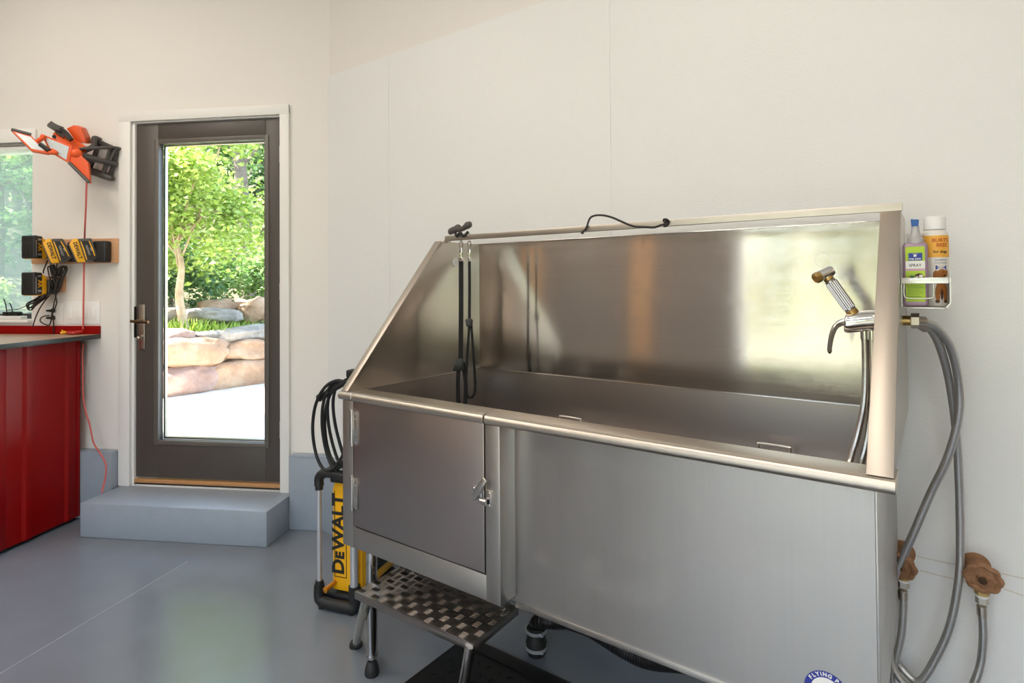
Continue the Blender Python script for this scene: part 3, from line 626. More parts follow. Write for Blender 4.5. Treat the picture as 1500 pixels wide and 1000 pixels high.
# spray bottle
sx0, sx1, sy0, sy1 = cx0+.003, cx0+.053, 1.676, 1.716; sz0 = cz+.0015; sz1 = sz0+.152; scx = (sx0+sx1)/2; syc = (sy0+sy1)/2
bt = thing('spray_bottle', (scx, syc, sz0), 'clear lilac spray bottle with lime green label in the caddy', 'bottle')
b = B(); b.box(sx0, sx1, sy0, sy1, sz0, sz1, .009, seg=4); b.build('bottle', M['lilac'], bt)
b = B(); b.lathe([(0, 0), (.017, 0), (.017, .012), (.012, .018), (.0095, .026), (.0080, .034), (.0080, .042), (0, .042)], (scx+.001, syc, sz1-.003), (0, 0, 1), 24); b.lathe([(0, 0), (.004, 0), (.004, .024), (0, .024)], (scx-.017, syc, sz1-.001), (0, 0, 1), 12); b.build('pump_neck', M['clearplastic'], bt)
b = B(); b.prism([(-.0075, 0), (.006, -.001), (.0075, .016), (-.009, .018)], -.007, .007, XY((scx+.001, syc, sz1+.039), (1, 0, 0), (0, 0, 1)), .001); b.build('pump_cap', M['capblue'], bt)
y = sy0-.0003; lx0, lx1 = sx0+.006, sx1-.006
lf = lab_front(lx0, lx1, sz0+.012, sz1-.010, y, M['lime'], 'label', bt)
lab_front(lx0, lx1, sz0+.090, sz0+.108, y-.0005, M['paper'], 'white_band', lf); lab_front(lx0, lx1, sz0+.085, sz0+.0895, y-.0005, M['pink'], 'pink_band', lf)
lab_front(lx0+.006, lx1-.005, sz0+.109, sz0+.127, y-.0006, M['blue'], 'brand_block', lf)
Mx = lambda x, z, yy: XY((x, yy, z), (1, 0, 0), (0, 0, 1))
b = B(); b.text('SPRAY', Mx(scx, sz0+.0975, y-.0013), .0095, .0003, .0001, .9); b.build('print', M['ink'], lf, smooth=0)
b = B(); b.text('top paw', Mx(scx, sz0+.1135, y-.0014), .0070, .0003, .0001); b.ball((scx, y-.0012, sz0+.1205), .0036, .0004, .003, 1)
for dx in (-.0032, 0, .0032): b.ball((scx+dx, y-.0012, sz0+.1245), .0009, .0004, .0011, 1)
b.build('paw_print', M['paper'], lf, smooth=0)
b = B()
for k in range(7):
    a = PI*(.25+.1*k); b.prism([(-.001, 0), (.001, 0), (0, .011)], 0, .0004, Mx(lx0+.013, sz0+.068, y-.0012) @ Matrix.Rotation(a-PI/2, 4, 'Z'))
b.build('leaf_print', mat('leaf_print', (.05, .17, .06), .5), lf, smooth=0)
b = B(); b.ball((lx0+.007, y-.0008, sz0+.066), .006, .0005, .004, 2); b.build('fruit_print', M['orangelabel'], lf)
b = B(); b.ball((lx0+.026, y-.001, sz0+.073), .0085, .0006, .006, 2); b.ball((lx0+.031, y-.001, sz0+.068), .007, .0006, .005, 2); b.build('dog_print', M['dogdark'], lf)
b = B(); b.ball((lx0+.030, y-.0016, sz0+.0715), .0042, .0006, .0045, 2); b.ball((lx0+.022, y-.0016, sz0+.069), .003, .0006, .003, 2); b.build('dog_face_print', M['cream'], lf)
b = B()
for k in range(8): b.box(lx0+.003, lx1-.004-.004*(k % 3), y-.0009, y-.0006, sz0+.019+.0042*k, sz0+.0202+.0042*k)
b.build('small_print', mat('small_print', (.20, .30, .03), .6), lf, smooth=0)
# shampoo bottle
br = .0265; bc = Vector((cx0+.0665, 1.742, sz0)); bh = .183
bb = thing('shampoo_bottle', bc, 'tall white shampoo bottle with orange label and dog picture in the caddy', 'bottle')
B().lathe([(0, 0), (br-.002, 0), (br, .003), (br, bh-.012), (br-.002, bh-.004), (br-.006, bh), (0, bh)], bc, (0, 0, 1), 40).build('bottle', M['cream'], bb)
B().lathe([(0, 0), (.0225, 0), (.0225, .028), (.021, .031), (.015, .033), (0, .033)], bc+Vector((0, 0, bh+.001)), (0, 0, 1), 36).build('cap', M['whiteplastic'], bb)
def wrap(fn, r):                               # bend flat print round the bottle
    t_ = B(); fn(t_)
    bmesh.ops.subdivide_edges(t_.bm, edges=[e for e in t_.bm.edges if e.calc_length() > .004], cuts=3)
    for v in t_.bm.verts:
        a = v.co.x/br-PI/2+.30; rr = r-v.co.y; v.co = Vector((bc.x+rr*math.cos(a), bc.y+rr*math.sin(a), bc.z+v.co.z))
    return t_
def band(t_, w, z0, z1, n=24):
    for k in range(n):
        x0 = -w/2+w*k/n; t_.box(x0, x0+w/n+1e-5, -.0004, 0, z0, z1)
lb = wrap(lambda t_: band(t_, .10, bh-.066, bh-.014), br+.0002).build('label', M['orangelabel'], bb)
T_ = lambda x, z: XY((x, -.0004, z), (1, 0, 0), (0, 0, 1))
wrap(lambda t_: t_.text("BURT'S", T_(.004, bh-.0260), .0115, .0002, .0002).text('BEES', T_(.006, bh-.0375), .0115, .0002, .0002), br+.0006).build('brand_print', M['redink'], lb, smooth=0)
wrap(lambda t_: t_.text('for dogs', T_(.003, bh-.0530), .0085, .0002, .0002), br+.0006).build('dog_print', M['ink'], lb, smooth=0)
wrap(lambda t_: t_.text('SHAMPOO', T_(.004, bh-.073), .0055, .0002, .0001).text('WITH HONEY', T_(.004, bh-.080), .0042, .0002, .0001), br+.0003).build('fine_print', mat('grey_blue_print', (.25, .30, .40), .6), bb, smooth=0)
def bone(t_):
    t_.box(-.006, .014, -.0004, 0, bh-.0925, bh-.0885)
    for x in (-.006, .014):
        for z in (-.0930, -.0880): t_.ball((x, -.0002, bh+z), .0026, .0003, .0026, 1)
wrap(bone, br+.0003).build('bone_print', M['blue'], bb, smooth=0)
def dog(t_):
    t_.ball((0.0050, -.0002, 0.0773), 0.0119, .0004, 0.0116, 2); t_.ball((-0.0075, -.0002, 0.0732), 0.0056, .0004, 0.0129, 2); t_.ball((0.0163, -.0002, 0.0800), 0.0037, .0004, 0.0082, 2)
    t_.ball((0.0037, -.0002, 0.0487), 0.0106, .0004, 0.0231, 2)
    t_.ball((-0.0044, -.0002, 0.0310), 0.0052, .0004, 0.0218, 2); t_.ball((0.0119, -.0002, 0.0310), 0.0052, .0004, 0.0218, 2)
wrap(dog, br+.0005).build('dog_picture', M['dogbrown'], bb)
def dogd(t_):
    t_.ball((0.0100, -.0009, 0.0732), 0.0035, .0004, 0.0027, 1); t_.ball((0.0063, -.0009, 0.0814), 0.0014, .0004, 0.0016, 1); t_.ball((0.0125, -.0009, 0.0820), 0.0013, .0004, 0.0016, 1)
    t_.ball((-0.0050, -.0009, 0.0120), 0.0050, .0004, 0.0041, 1); t_.ball((0.0112, -.0009, 0.0120), 0.0050, .0004, 0.0041, 1); t_.ball((0.0037, -.0006, 0.0283), 0.0028, .0004, 0.0150, 1)
wrap(dogd, br+.0008).build('dog_print_pattern', M['dogdark'], bb)

# ------------------------------------------------------------------ step, mat and drain below the tub
fr_, fl_ = Vector((-1.058, 1.258, 0.36)), Vector((-1.555, 1.247, 0.36))
u = (fr_-fl_).normalized(); w = Vector((-u.y, u.x, 0)); W_ = (fr_-fl_).length; DP = .225
MS = Matrix(((u.x, w.x, 0, fl_.x), (u.y, w.y, 0, fl_.y), (0, 0, 1, .36), (0, 0, 0, 1))); SF = MS
step = thing('step_stool', MS @ Vector((W_/2, DP/2, -.36)), 'metal step with checkered tread plate in front of the tub door', 'step stool')
b = B(SF); b.box(0, W_, 0, DP, -.006, 0, .001)
b.box(0, W_, 0, .003, -.024, 0, .0008); b.box(0, .003, 0, DP, -.024, 0, .0008); b.box(W_-.003, W_, 0, DP, -.024, 0, .0008); b.box(0, W_, DP-.003, DP, -.024, 0, .0008)
nx, ny = 15, 7; gx, gy = W_/nx, DP/ny
for i in range(nx):
    for j in range(ny):
        cx, cy = (i+.5)*gx, (j+.5)*gy; hor = (i+j) % 2
        for k in range(5):
            o = (k-2)*.0058
            if hor: p0, p1 = (cx-.014, cy+o), (cx+.014, cy+o)
            else: p0, p1 = (cx+o, cy-.014), (cx+o, cy+.014)
            q = [Vector((*p0, -.0008)), Vector(((p0[0]+p1[0])/2, (p0[1]+p1[1])/2, .0012)), Vector((*p1, -.0008))]
            b.sweep(catmull(q, 2), [(.0011*math.cos(a*PI/3), .0011*math.sin(a*PI/3)) for a in range(6)], scale=[.3, 1, 1, 1, .3])
b.build('tread', M['plate'], step)
def sleg(p, q, foot):
    p, q = Vector(p), Vector(q); d = (p-q).normalized()
    l = B().cyl(q+d*.02, p, .0152, seg=22).build('leg', M['tubeleg'], step)
    B().lathe([(0, 0), (.024, 0), (.025, .006), (.019, .016), (.018, .038), (0, .038)], q, d, 22).build('rubber_foot', M['rubber'], l)
sleg((-1.529, 1.278, 0.35), (-1.792, 1.444, 0.002), 0)
sleg((-1.071, 1.261, 0.35), (-1.14, 1.255, 0.014), 0)
for x_ in (W_-.035, .03): B(SF).box(x_, x_+.007, DP-.03, DP-.012, -.004, .114, .001).build('hook', M['zinc'], step)

b = B(); x0, x1, y0, y1 = -1.485, -.25, .85, 1.725
b.box(x0, x1, y0, y1, .0005, .009, .003)
b.box(x0, x1, y1-.055, y1, .0005, .0125, .003)
for i in range(26):
    for j in range(17):
        cx, cy = x0+.05+i*.046, y0+.04+j*.046
        if cy > y1-.08: continue
        a = PI/4 if (i+j) % 2 else -PI/4
        d = Vector((math.cos(a), math.sin(a), 0))*.014
        b.sweep([Vector((cx, cy, .0088))-d, Vector((cx, cy, .0108)), Vector((cx, cy, .0088))+d], [(-.0008, -.003), (.0008, -.003), (.0008, .003), (-.0008, .003)], side=(0, 0, 1), scale=[.3, 1, .3])
b.build('rubber_mat', M['mat'], None, 'black rubber mat with raised pattern under the tub and step', 'mat')

pc = Vector((-1.21, 1.768, 0)); pc = Vector((pc.x, pc.y+.03, 0))
dn = thing('drain_hose', pc, 'black corrugated drain hose clamped to a pipe in the floor beneath the tub', 'hose')
B().cyl(pc, pc+Vector((0, 0, .03)), .030, seg=28).build('floor_pipe', M['plastic'], dn)
B().lathe([(0, .014), (.036, .014), (.038, .02), (.038, .050), (.036, .056), (.0345, .060), (.0345, .098), (.031, .102), (0, .102)], pc, seg=32).build('coupling', M['rubber'], dn)
for z in (.022, .084):
    b = B(); b.lathe([(.037, z), (.0395, z), (.0395, z+.012), (.037, z+.012)], pc, seg=32); b.cyl(pc+Vector((.030, -.026, z+.006)), pc+Vector((.044, -.020, z+.006)), .005, seg=8); b.build('hose_clamp', M['silver'], dn)
q = [pc+Vector((0, 0, .095)), pc+Vector((.003, 0, .112)), pc+Vector((.022, .0, .132)), pc+Vector((.055, .0, .138))]+[Vector(v) for v in [(-1.09, 1.84, 0.136), (-1.004, 1.84, 0.139), (-0.901, 1.83, 0.125), (-0.834, 1.83, 0.115), (-0.774, 1.83, 0.119), (-0.682, 1.83, 0.145), (-0.545, 1.84, 0.174)]]
B().tube(q, .0235, 14, 12, ribs=(.009, .16)).build('corrugated_hose', M['plastic'], dn)

# ------------------------------------------------------------------ pressure washer between tub and wall
fo = Vector((-2.128, 1.524, 0)); ang = .305
WF = Matrix.Translation(fo) @ Matrix.Rotation(ang, 4, 'Z')
pw = thing('pressure_washer', (.10, .16, 0), 'yellow and black upright pressure washer standing left of the tub', 'pressure washer', frame=WF)
b = B(WF)
b.tube([(0, .0, .10), (0, -.002, .055), (.012, -.004, .035), (.06, -.006, .030), (.12, -.006, .030), (.165, -.004, .032), (.172, 0, .05), (.172, 0, .10)], .022, 14, 5)
b.tube([(0, .0, .045), (0, .14, .040), (0, .30, .045)], .020, 12, 4); b.tube([(.172, .0, .045), (.172, .14, .040), (.172, .30, .045)], .020, 12, 4)
b.box(.0, .172, .02, .30, .030, .062, .01)
for x, y in ((.01, .0), (.16, .0), (.01, .29), (.16, .29)): b.cyl((x, y, 0), (x, y, .03), .012, seg=12)
b.cyl((0, 0, .085), (0, 0, .115), .017, seg=18); b.cyl((.172, 0, .085), (.172, 0, .12), .024, seg=18)
b.build('base', M['rubber'], pw)
b = B(WF); b.prism([(.045, .070), (.185, .070), (.190, .10), (.190, .50), (.175, .535), (.058, .535), (.045, .50)], -.028, -.30, PXZ @ Matrix.Scale(-1, 4, (0, 0, 1)), .008)
body = b.build('housing', M['yellow'], pw)
b = B(WF); b.box(.189, .196, .06, .27, .12, .48, .003)
for k in range(7): b.box(.1955, .199, .08, .25, .15+.045*k, .165+.045*k, .001)
b.build('vent', M['plastic'], body)
b = B(WF); zt = .140
for s_, sz in (('D', .080), ('E', .056), ('WALT', .080)):
    b.text(s_, XY((.104-.34*sz, .0272, zt), (0, 0, 1), (-1, 0, 0)), sz, .0015, .0026, 1.06, 'LEFT'); zt += b.w+.006
b.box(.0565, .0590, .026, .0276, .13, .49); b.box(.1135, .116, .026, .0276, .13, .49); b.box(.0565, .116, .026, .0276, .128, .1305)
b.build('lettering', M['ink'], body, smooth=0)
B(WF).cyl((.058, .03, .104), (.048, -.012, .094), .010, .0095, seg=16).cyl((.048, -.012, .094), (.044, -.026, .091), .0125, seg=16, bev=.002).build('water_inlet', M['amber'], pw)
for y_ in (0, .29): B(WF).cyl((0, y_, .07), (0, y_, .505), .0098, seg=18).build('frame_tube', M['silver'], pw)
B(WF).cyl((.172, -.002, .10), (.172, -.002, .985), .0165, seg=20).build('handle_pole', M['silver'], pw)
b = B(WF); b.cyl((0, 0, .498), (0, 0, .530), .0165, seg=18); b.tube([(0, 0, .515), (.0, .0, .545), (.018, 0, .566), (.05, 0, .572), (.10, 0, .568), (.172, 0, .560)], .020, 14, 5); b.tube([(0, 0, .545), (0, .15, .56), (0, .29, .50)], .016, 12, 5); b.box(.05, .185, .0, .28, .53, .560, .01); b.build('top_frame', M['plastic'], pw)
b = B(WF); b.box(.150, .196, -.026, .022, .980, 1.012, .006); b.tube([(.172, -.002, .99), (.172, .14, 1.0), (.172, .28, .99)], .014, 12, 4); b.build('handle_grip', M['rubber'], pw)
b = B(WF)
cz = .775
for k, (rx, rz, dx, dy, tl) in enumerate(((.098, .190, .075, -.012, .10), (.078, .185, .090, .004, .04), (.066, .178, .100, .018, -.02), (.050, .170, .108, .030, -.05), (.086, .18, .085, .040, .08))):
    b.tube([(dx+rx*math.cos(a)+tl*.3*math.sin(a), dy+.014*math.sin(2*a), cz+rz*math.sin(a)) for a in [j*PI/6 for j in range(12)]], .0068, 9, 5, True)
b.tube([(.10, .02, .61), (.11, .03, .575)], .007, 8); b.build('coiled_hose', M['rubber'], pw)
b = B(WF); g0 = WF.inverted() @ Vector((-2.138, 1.53, 0.881)); g1 = WF.inverted() @ Vector((-1.959, 1.55, 0.97))
b.cyl(g0, g0.lerp(g1, .35), .017, .014, seg=14, bev=.003); b.cyl(g0.lerp(g1, .3), g1, .010, seg=12); b.cyl(g0.lerp(g1, .25)+Vector((0, 0, .012)), g1+Vector((0, 0, .012)), .006, seg=10); b.build('spray_gun', M['plastic'], pw)

# ------------------------------------------------------------------ red workbench by the window
wb = thing('workbench', (-2.5, -.35, 0), 'red enamelled workbench cabinet under the window, its ribbed end facing right', 'workbench', frame=DF)
ex = -1.497
b = B(DF); b.box(-3.6, ex-.012, -.60, -.066, .026, 1.054)
b.box(ex-.012, ex, -.66, -.505, .022, 1.054, .003)
b.box(ex-.012, ex-.004, -.505, -.066, .022, 1.054)
for y0, y1 in ((-.420, -.368), (-.168, -.128)):
    b.prism([(ex-.005, y0), (ex+.010, y0+.014), (ex+.010, y1-.012), (ex-.005, y1)], .024, 1.052, None)
b.box(ex-.012, ex, -.090, -.066, .022, 1.054, .002)
b.box(-3.6, ex-.004, -.66, -.60, .022, 1.054, .003)
cab = b.build('cabinet', M['red'], wb)
B(DF).box(-3.58, ex-.03, -.64, -.07, .0, .026).build('plinth', M['rubber'], wb)
b = B(DF); b.box(-3.62, -1.428, -.668, -.002, 1.0565, 1.080); tp = b.build('worktop', M['top'], wb)
b = B(DF); b.box(-1.4285, -1.4245, -.672, -.0015, 1.0555, 1.0805, .001); b.box(-3.62, -1.4245, -.672, -.667, 1.0555, 1.0805, .001); b.box(-3.62, -1.43, -.66, -.01, 1.054, 1.058); b.build('edge_strip', M['edge'], tp)
B(DF).box(-3.62, -1.4245, -.016, -.0005, 1.0805, 1.130, .002).build('backsplash', M['red'], wb)
b = B(DF); q = [Vector(v) for v in [(-1.663, -0.024, 1.086), (-1.628, -0.022, 1.088), (-1.549, -0.042, 1.092), (-1.533, 0.008, 1.094), (-1.503, 0.034, 1.092)]]
ht = thing('hand_tool', (q[2].x, q[2].y, 1.0805), 'small red hand tool with yellow end lying on the workbench corner', 'tool', frame=DF)
b = B(DF); b.tube([q[1]+Vector((0, 0, .002)), q[2]+Vector((0, .01, .003)), q[3]+Vector((0, .01, .003)), q[4]], .0095, 10); b.tube([q[1]+Vector((0, -.004, 0)), q[2]+Vector((0, -.026, -.002)), q[3]+Vector((0, -.022, -.003))], .008, 10); b.build('handle', M['screwred'], ht)
b = B(DF); b.tube([q[0]+Vector((0, -.008, 0)), q[0]+Vector((.012, 0, .006)), q[1]], .009, 10); b.cyl(q[0]+Vector((.005, 0, .004)), q[0]+Vector((.0, 0, .022)), .006, .002, seg=8); b.build('yellow_end', M['yellow'], ht)
B(DF).ball(q[4]+Vector((.008, 0, 0)), .014, .012, .009).build('end_cap', M['ink'], ht)

# ------------------------------------------------------------------ plates and power on the wall by the window
t = thing('outlet_plate', (-1.735, 0, 1.14), 'white outlet plate on the wall with two black plugs in it', 'outlet', frame=DF)
B(DF).box(-1.795, -1.677, -.006, 0, 1.138, 1.268, .003).build('plate', M['whiteplastic'], t)
b = B(DF)
for z in (1.222, 1.178): b.box(-1.752, -1.716, -.008, -.004, z-.014, z+.014, .003)
b.build('socket', M['whiteplastic'], t)
t = thing('switch_plate', (-1.55, 0, 1.14), 'wide white switch plate with four rockers behind the red cord', 'switch', frame=DF)
B(DF).box(-1.668, -1.428, -.006, 0, 1.140, 1.275, .003).build('plate', M['whiteplastic'], t)
for k in range(4):
    x = -1.625+k*.0515; B(DF).box(x-.016, x+.016, -.0095, -.003, 1.172, 1.240, .003).build('rocker', M['paper'], t)
B(DF).box(-1.88, -1.286, -.020, 0, 1.505, 1.652, .002).build('mounting_board', M['bwood'], None, 'light brown wooden board on the wall carrying three chargers', 'board')
B(DF).box(-1.80, -1.66, -.020, 0, 1.335, 1.43, .002).build('mounting_board', M['bwood'], None, 'short brown wooden block on the wall behind the lower charger', 'board')

def charger(x0, x1, z0, z1, lab, YB=-.084):
    t = thing('battery_charger', ((x0+x1)/2, -.021, z0), lab, 'charger', 'chargers on the wall', frame=DF)
    B(DF).box(x0, x1, YB, -.0205, z0, z1, .010, seg=3).build('body', M['plastic'], t)
    b = B(DF)
    for k in range(5): b.box(x1-.0005, x1+.0008, YB+.009, -.03, z0+.025+k*.018, z0+.031+k*.018)
    b.build('vent', M['ink'], t)
charger(-1.420, -1.335, 1.508, 1.634, 'black charger at the right end of the wooden board', -.07)
charger(-1.600, -1.535, 1.512, 1.632, 'black charger in the middle of the wooden board', -.06)
charger(-1.800, -1.705, 1.535, 1.640, 'black charger at the window end of the wooden board')
charger(-1.790, -1.690, 1.320, 1.408, 'black charger on the short block below the board')

def xr_battery(x0, x1, z0, z1, lab):
    y0, y1 = -.168, -.0845
    t = thing('tool_battery', ((x0+x1)/2, (y0+y1)/2, z0), lab, 'battery', 'black tool batteries', frame=DF)
    b = B(DF); b.box(x0, x1, y0, y0+.056, z0, z1, .008, seg=3); b.box(x0-.002, x1+.002, y0+.004, y0+.024, z1-.030, z1+.002, .006)
    for k in range(3): b.box(x0+.012+k*.019, x0+.024+k*.019, y0-.0025, y0+.004, z0+.012, z1-.034, .002)
    b.build('case', M['plastic'], t)
    b = B(DF); b.prism([(y0+.050, z0+.003), (y1, z0+.003), (y1, z1-.035), (y1-.012, z1-.018), (y0+.050, z1-.004)], x0+.003, x1-.001, PYZ, .004); b.box(x0+.006, x1-.006, y0+.01, y1-.01, z0-.003, z0+.006, .002); b.build('slide', M['yellow'], t)
    b = B(DF); b.box(x1-.002, x1+.0012, y0+.012, y0+.0145, z0+.01, z1-.004); b.build('seam', M['silver'], t)
    zc = (z0+z1)/2; U = (0, 1, 0); Wz = (0, 0, 1)
    b = B(DF); b.text('XR', XY((x1+.0006, y0+.0400, zc), (0, 0, -1), (0, 1, 0)), .040, .0008, .0012, .82); b.build('lettering', M['yellow'], t, smooth=0)
    B(DF).text('20V', XY((x1+.0006, y0+.035, z1-.022), U, Wz), .014, .0008, .0003).build('small_lettering', M['silver'], t, smooth=0)
    b = B(DF); b.text('5Ah', XY((x1+.0006, y0+.036, z0+.024), U, Wz), .016, .0008, .0003, .9); b.build('small_lettering', M['silver'], t, smooth=0)
xr_battery(-1.790, -1.703, 1.531, 1.664, 'black battery marked XR at the window end of the wooden board')
xr_battery(-1.790, -1.703, 1.318, 1.450, 'black battery marked XR on the lower charger near the outlets')

def big_battery(prof, lab):
    """battery turned to show its broad side: outline in an upright plane, body behind it"""
    h = Vector((.716, .698, 0)); n = Vector((.698, -.716, 0)); Z = Vector((0, 0, 1))
    p3 = [Vector(v) for v in prof]; o = sum(p3, Vector())/len(p3); MX = XY(o, h, Z)
    P = [Vector(((v-o).dot(h), v.z-o.z)) for v in p3]; a, q, r, s_, e, f = P
    t = thing('tool_battery', (o.x-.02, o.y+.02, min(v.z for v in p3)), lab, 'battery', 'yellow and grey tool batteries', frame=DF)
    sp0 = q.lerp(r, .26); sp1 = f.lerp(e, .60); sp2 = q.lerp(r, .36); sp3 = f.lerp(e, .72)
    B(DF).prism([tuple(v) for v in (a, q, sp0, sp1, f)], -.056, -.002, MX, .005).build('yellow_base', M['yellow'], t)
    B(DF).prism([tuple(v) for v in (sp0, r, s_, e, sp1)], -.060, 0, MX, .006).build('case', M['greyplastic'], t)
    B(DF).prism([tuple(v) for v in (a+Vector((-.004, -.004)), a+Vector((.01, .0)), f+Vector((.008, .004)), f+Vector((-.006, -.002)))], -.056, -.012, MX, .003).build('slide', M['greyplastic'], t)
    g0, g1 = sp2, sp3; d_ = (g1-g0).normalized(); m_ = Vector((-d_.y, d_.x)); U = h*d_.x+Z*d_.y; N_ = h*m_.x+Z*m_.y
    at = lambda v, dz=.001: o+h*v.x+Z*v.y+n*dz
    lo = [g0.lerp(g1, .10), r.lerp(s_, .10)-Vector((.010, .006)), s_.lerp(r, .14)-Vector((.008, .002)), e.lerp(s_, .15)+Vector((.0, .008)), g0.lerp(g1, .93)]
    lb_ = B(DF).prism([tuple(v) for v in lo], -.001, .001, MX).build('label', M['ink'], t, smooth=0)
    yc = (a+q+sp0+sp1+f)/5; Uy = ((sp1-sp0).normalized()); my = Vector((-Uy.y, Uy.x))
    B(DF).text('DEWALT', XY(at(yc+Vector((.004, -.008)), -.0015), h*Uy.x+Z*Uy.y, h*my.x+Z*my.y), .026, .0012, .0008, .95).build('lettering', M['ink'], t, smooth=0)
    b = B(DF)
    for p_, q_ in ((lo[0].lerp(lo[4], .03), lo[0].lerp(lo[4], .97)), (lo[1].lerp(lo[0], .12), lo[2].lerp(lo[3], .25))):
        d2 = (q_-p_).normalized(); w2 = Vector((-d2.y, d2.x))*.0022; mid = p_.lerp(q_, .45)
        b.prism([tuple(p_-w2), tuple(p_+w2), tuple(mid+w2*2.2), tuple(q_+w2), tuple(q_-w2), tuple(mid-w2*.6)], .001, .0018, MX)
    b.build('stripe', M['yellow'], lb_, smooth=0)
    mc = sum(lo, Vector((0, 0)))/5
    B(DF).text('FLEXVOLT', XY(at(mc+Vector((-.006, .006)), .0014), U, N_), .014, .0006, .0003, .9).build('label_print', M['greylabel'], lb_, smooth=0)
    B(DF).text('60V', XY(at(mc+Vector((.010, .012)), .0014), U, N_), .015, .0006, .0003, .9).build('label_print', M['greylabel'], lb_, smooth=0)
big_battery([(-1.482, -0.1618, 1.612), (-1.469, -0.1487, 1.642), (-1.407, -0.0885, 1.649), (-1.384, -0.0655, 1.54), (-1.407, -0.0882, 1.51), (-1.454, -0.1341, 1.506)], 'yellow and grey battery on the right charger of the wooden board')
big_battery([(-1.657, -0.159, 1.619), (-1.642, -0.1448, 1.645), (-1.59, -0.0943, 1.65), (-1.556, -0.0605, 1.539), (-1.582, -0.0864, 1.508), (-1.628, -0.1314, 1.503)], 'yellow and grey battery on the middle charger of the wooden board')

def cordthing(name, parts, lab, m, r=.0032, cat='cord'):
    t = thing(name, parts[0][1][0], lab, cat, frame=DF)
    for nm, pts, rr in parts: B(DF).tube(pts, rr or r, 8, 6).build(nm, m, t)
    return t
cordthing('charger_cord', [('cord', [(-1.736, -0.05, 1.525), (-1.739, -0.06, 1.496), (-1.753, -0.06, 1.464), (-1.765, -0.05, 1.448)], .0035)], 'short black cord looping from the board down behind the lower battery', M['cord'])
t = cordthing('charger_cord', [('cord', [(-1.684, -0.04, 1.513), (-1.675, -0.05, 1.479), (-1.67, -0.06, 1.438), (-1.665, -0.06, 1.365), (-1.669, -0.06, 1.316), (-1.693, -0.05, 1.263), (-1.711, -0.045, 1.202), (-1.73, -0.04, 1.14), (-1.768, -0.035, 1.14), (-1.806, -0.03, 1.16), (-1.792, -0.03, 1.185), (-1.756, -0.02, 1.192)], .0034),
    ('cord', [(-1.679, -0.055, 1.316), (-1.674, -0.05, 1.275), (-1.689, -0.045, 1.243), (-1.712, -0.04, 1.21), (-1.717, -0.03, 1.16), (-1.721, -0.022, 1.11), (-1.725, -0.02, 1.081)], .0034)], 'black cord with a tied bundle hanging from the middle charger', M['cord'])
b = B(DF)
for k, (u_, v_) in enumerate(((.0, .0), (.010, .004), (-.008, .004), (.016, -.003), (-.012, -.006))):
    q = [Vector(v) for v in [(-1.67, -0.05, 1.373), (-1.694, -0.05, 1.439), (-1.698, -0.055, 1.484), (-1.686, -0.055, 1.49), (-1.675, -0.05, 1.447), (-1.661, -0.05, 1.43), (-1.634, -0.055, 1.475), (-1.606, -0.055, 1.483), (-1.607, -0.05, 1.462), (-1.639, -0.045, 1.406), (-1.666, -0.045, 1.332)]]
    b.tube([v+Vector((u_*.6, -.006*k, v_)) for v in q], .0034, 7, 5)
b.build('tied_bundle', M['cord'], t)
b = B(DF); q0, q1 = Vector((-1.666, -0.05, 1.414)), Vector((-1.679, -0.05, 1.349)); b.cyl(q0, q1, .016, .012, seg=12); b.build('tie', M['rubber'], t)
for v_ in (452.5, 462.5):
    pass
for nm, z in (('plug', 1.222), ('plug', 1.178)):
    b = B(DF); b.cyl((-1.734, -.007, z), (-1.738, -.022, z), .013, seg=14, bev=.002); b.cyl((-1.738, -.022, z), (-1.764, -.030, z), .0085, .0055, seg=12); b.build(nm, M['rubber'], t)
b = B(DF)
t = cordthing('charger_cord', [('cord', [(-1.71, -0.06, 1.317), (-1.732, -0.07, 1.284), (-1.768, -0.07, 1.236), (-1.806, -0.06, 1.182), (-1.835, -0.05, 1.128)], .0036), ('cord', [(-1.752, -0.09, 1.321), (-1.761, -0.09, 1.293), (-1.795, -0.08, 1.269), (-1.847, -0.07, 1.26), (-1.89, -0.06, 1.244), (-1.948, -0.05, 1.231), (-2.02, -0.04, 1.227)], .0022)], 'black cord bundle under the lower battery, trailing to the window sill', M['cord'])
b = B(DF)
for k in range(4):
    q = [Vector(v) for v in [(-1.694, -0.08, 1.313), (-1.734, -0.085, 1.301), (-1.78, -0.085, 1.277), (-1.817, -0.085, 1.261), (-1.821, -0.085, 1.241), (-1.798, -0.085, 1.232), (-1.771, -0.085, 1.257), (-1.73, -0.085, 1.285)]]
    b.tube([v+Vector((.003*(k-1.5), -.007*k, .006*(k-1.5)*(1 if k % 2 else -1))) for v in q], .0034, 7, 5, True)
b.build('tied_bundle', M['cord'], t)
ps = thing('power_strip', (-4.586, 1.076, 1.146), 'small power strip with black plugs on the window sill', 'power strip')
q = Vector((-2.039, -0.01, 1.154))
B(DF).box(q.x-.09, q.x+.10, -.030, .012, WZ0+.018, WZ0+.040, .004).build('strip', M['whiteplastic'], ps)
b = B(DF)
for dx in (-.02, .02, .06): b.box(q.x+dx-.014, q.x+dx+.014, -.026, .006, WZ0+.040, WZ0+.066, .004)
b.build('plug', M['rubber'], ps)
b = B(DF)
for dx, h in ((-.02, .085), (.02, .06)): b.tube([(q.x+dx, -.01, WZ0+.06), (q.x+dx-.006, -.012, WZ0+.06+h*.6), (q.x+dx-.02, -.012, WZ0+.06+h)], .003, 7)
b.build('plug_cord', M['rubber'], ps)

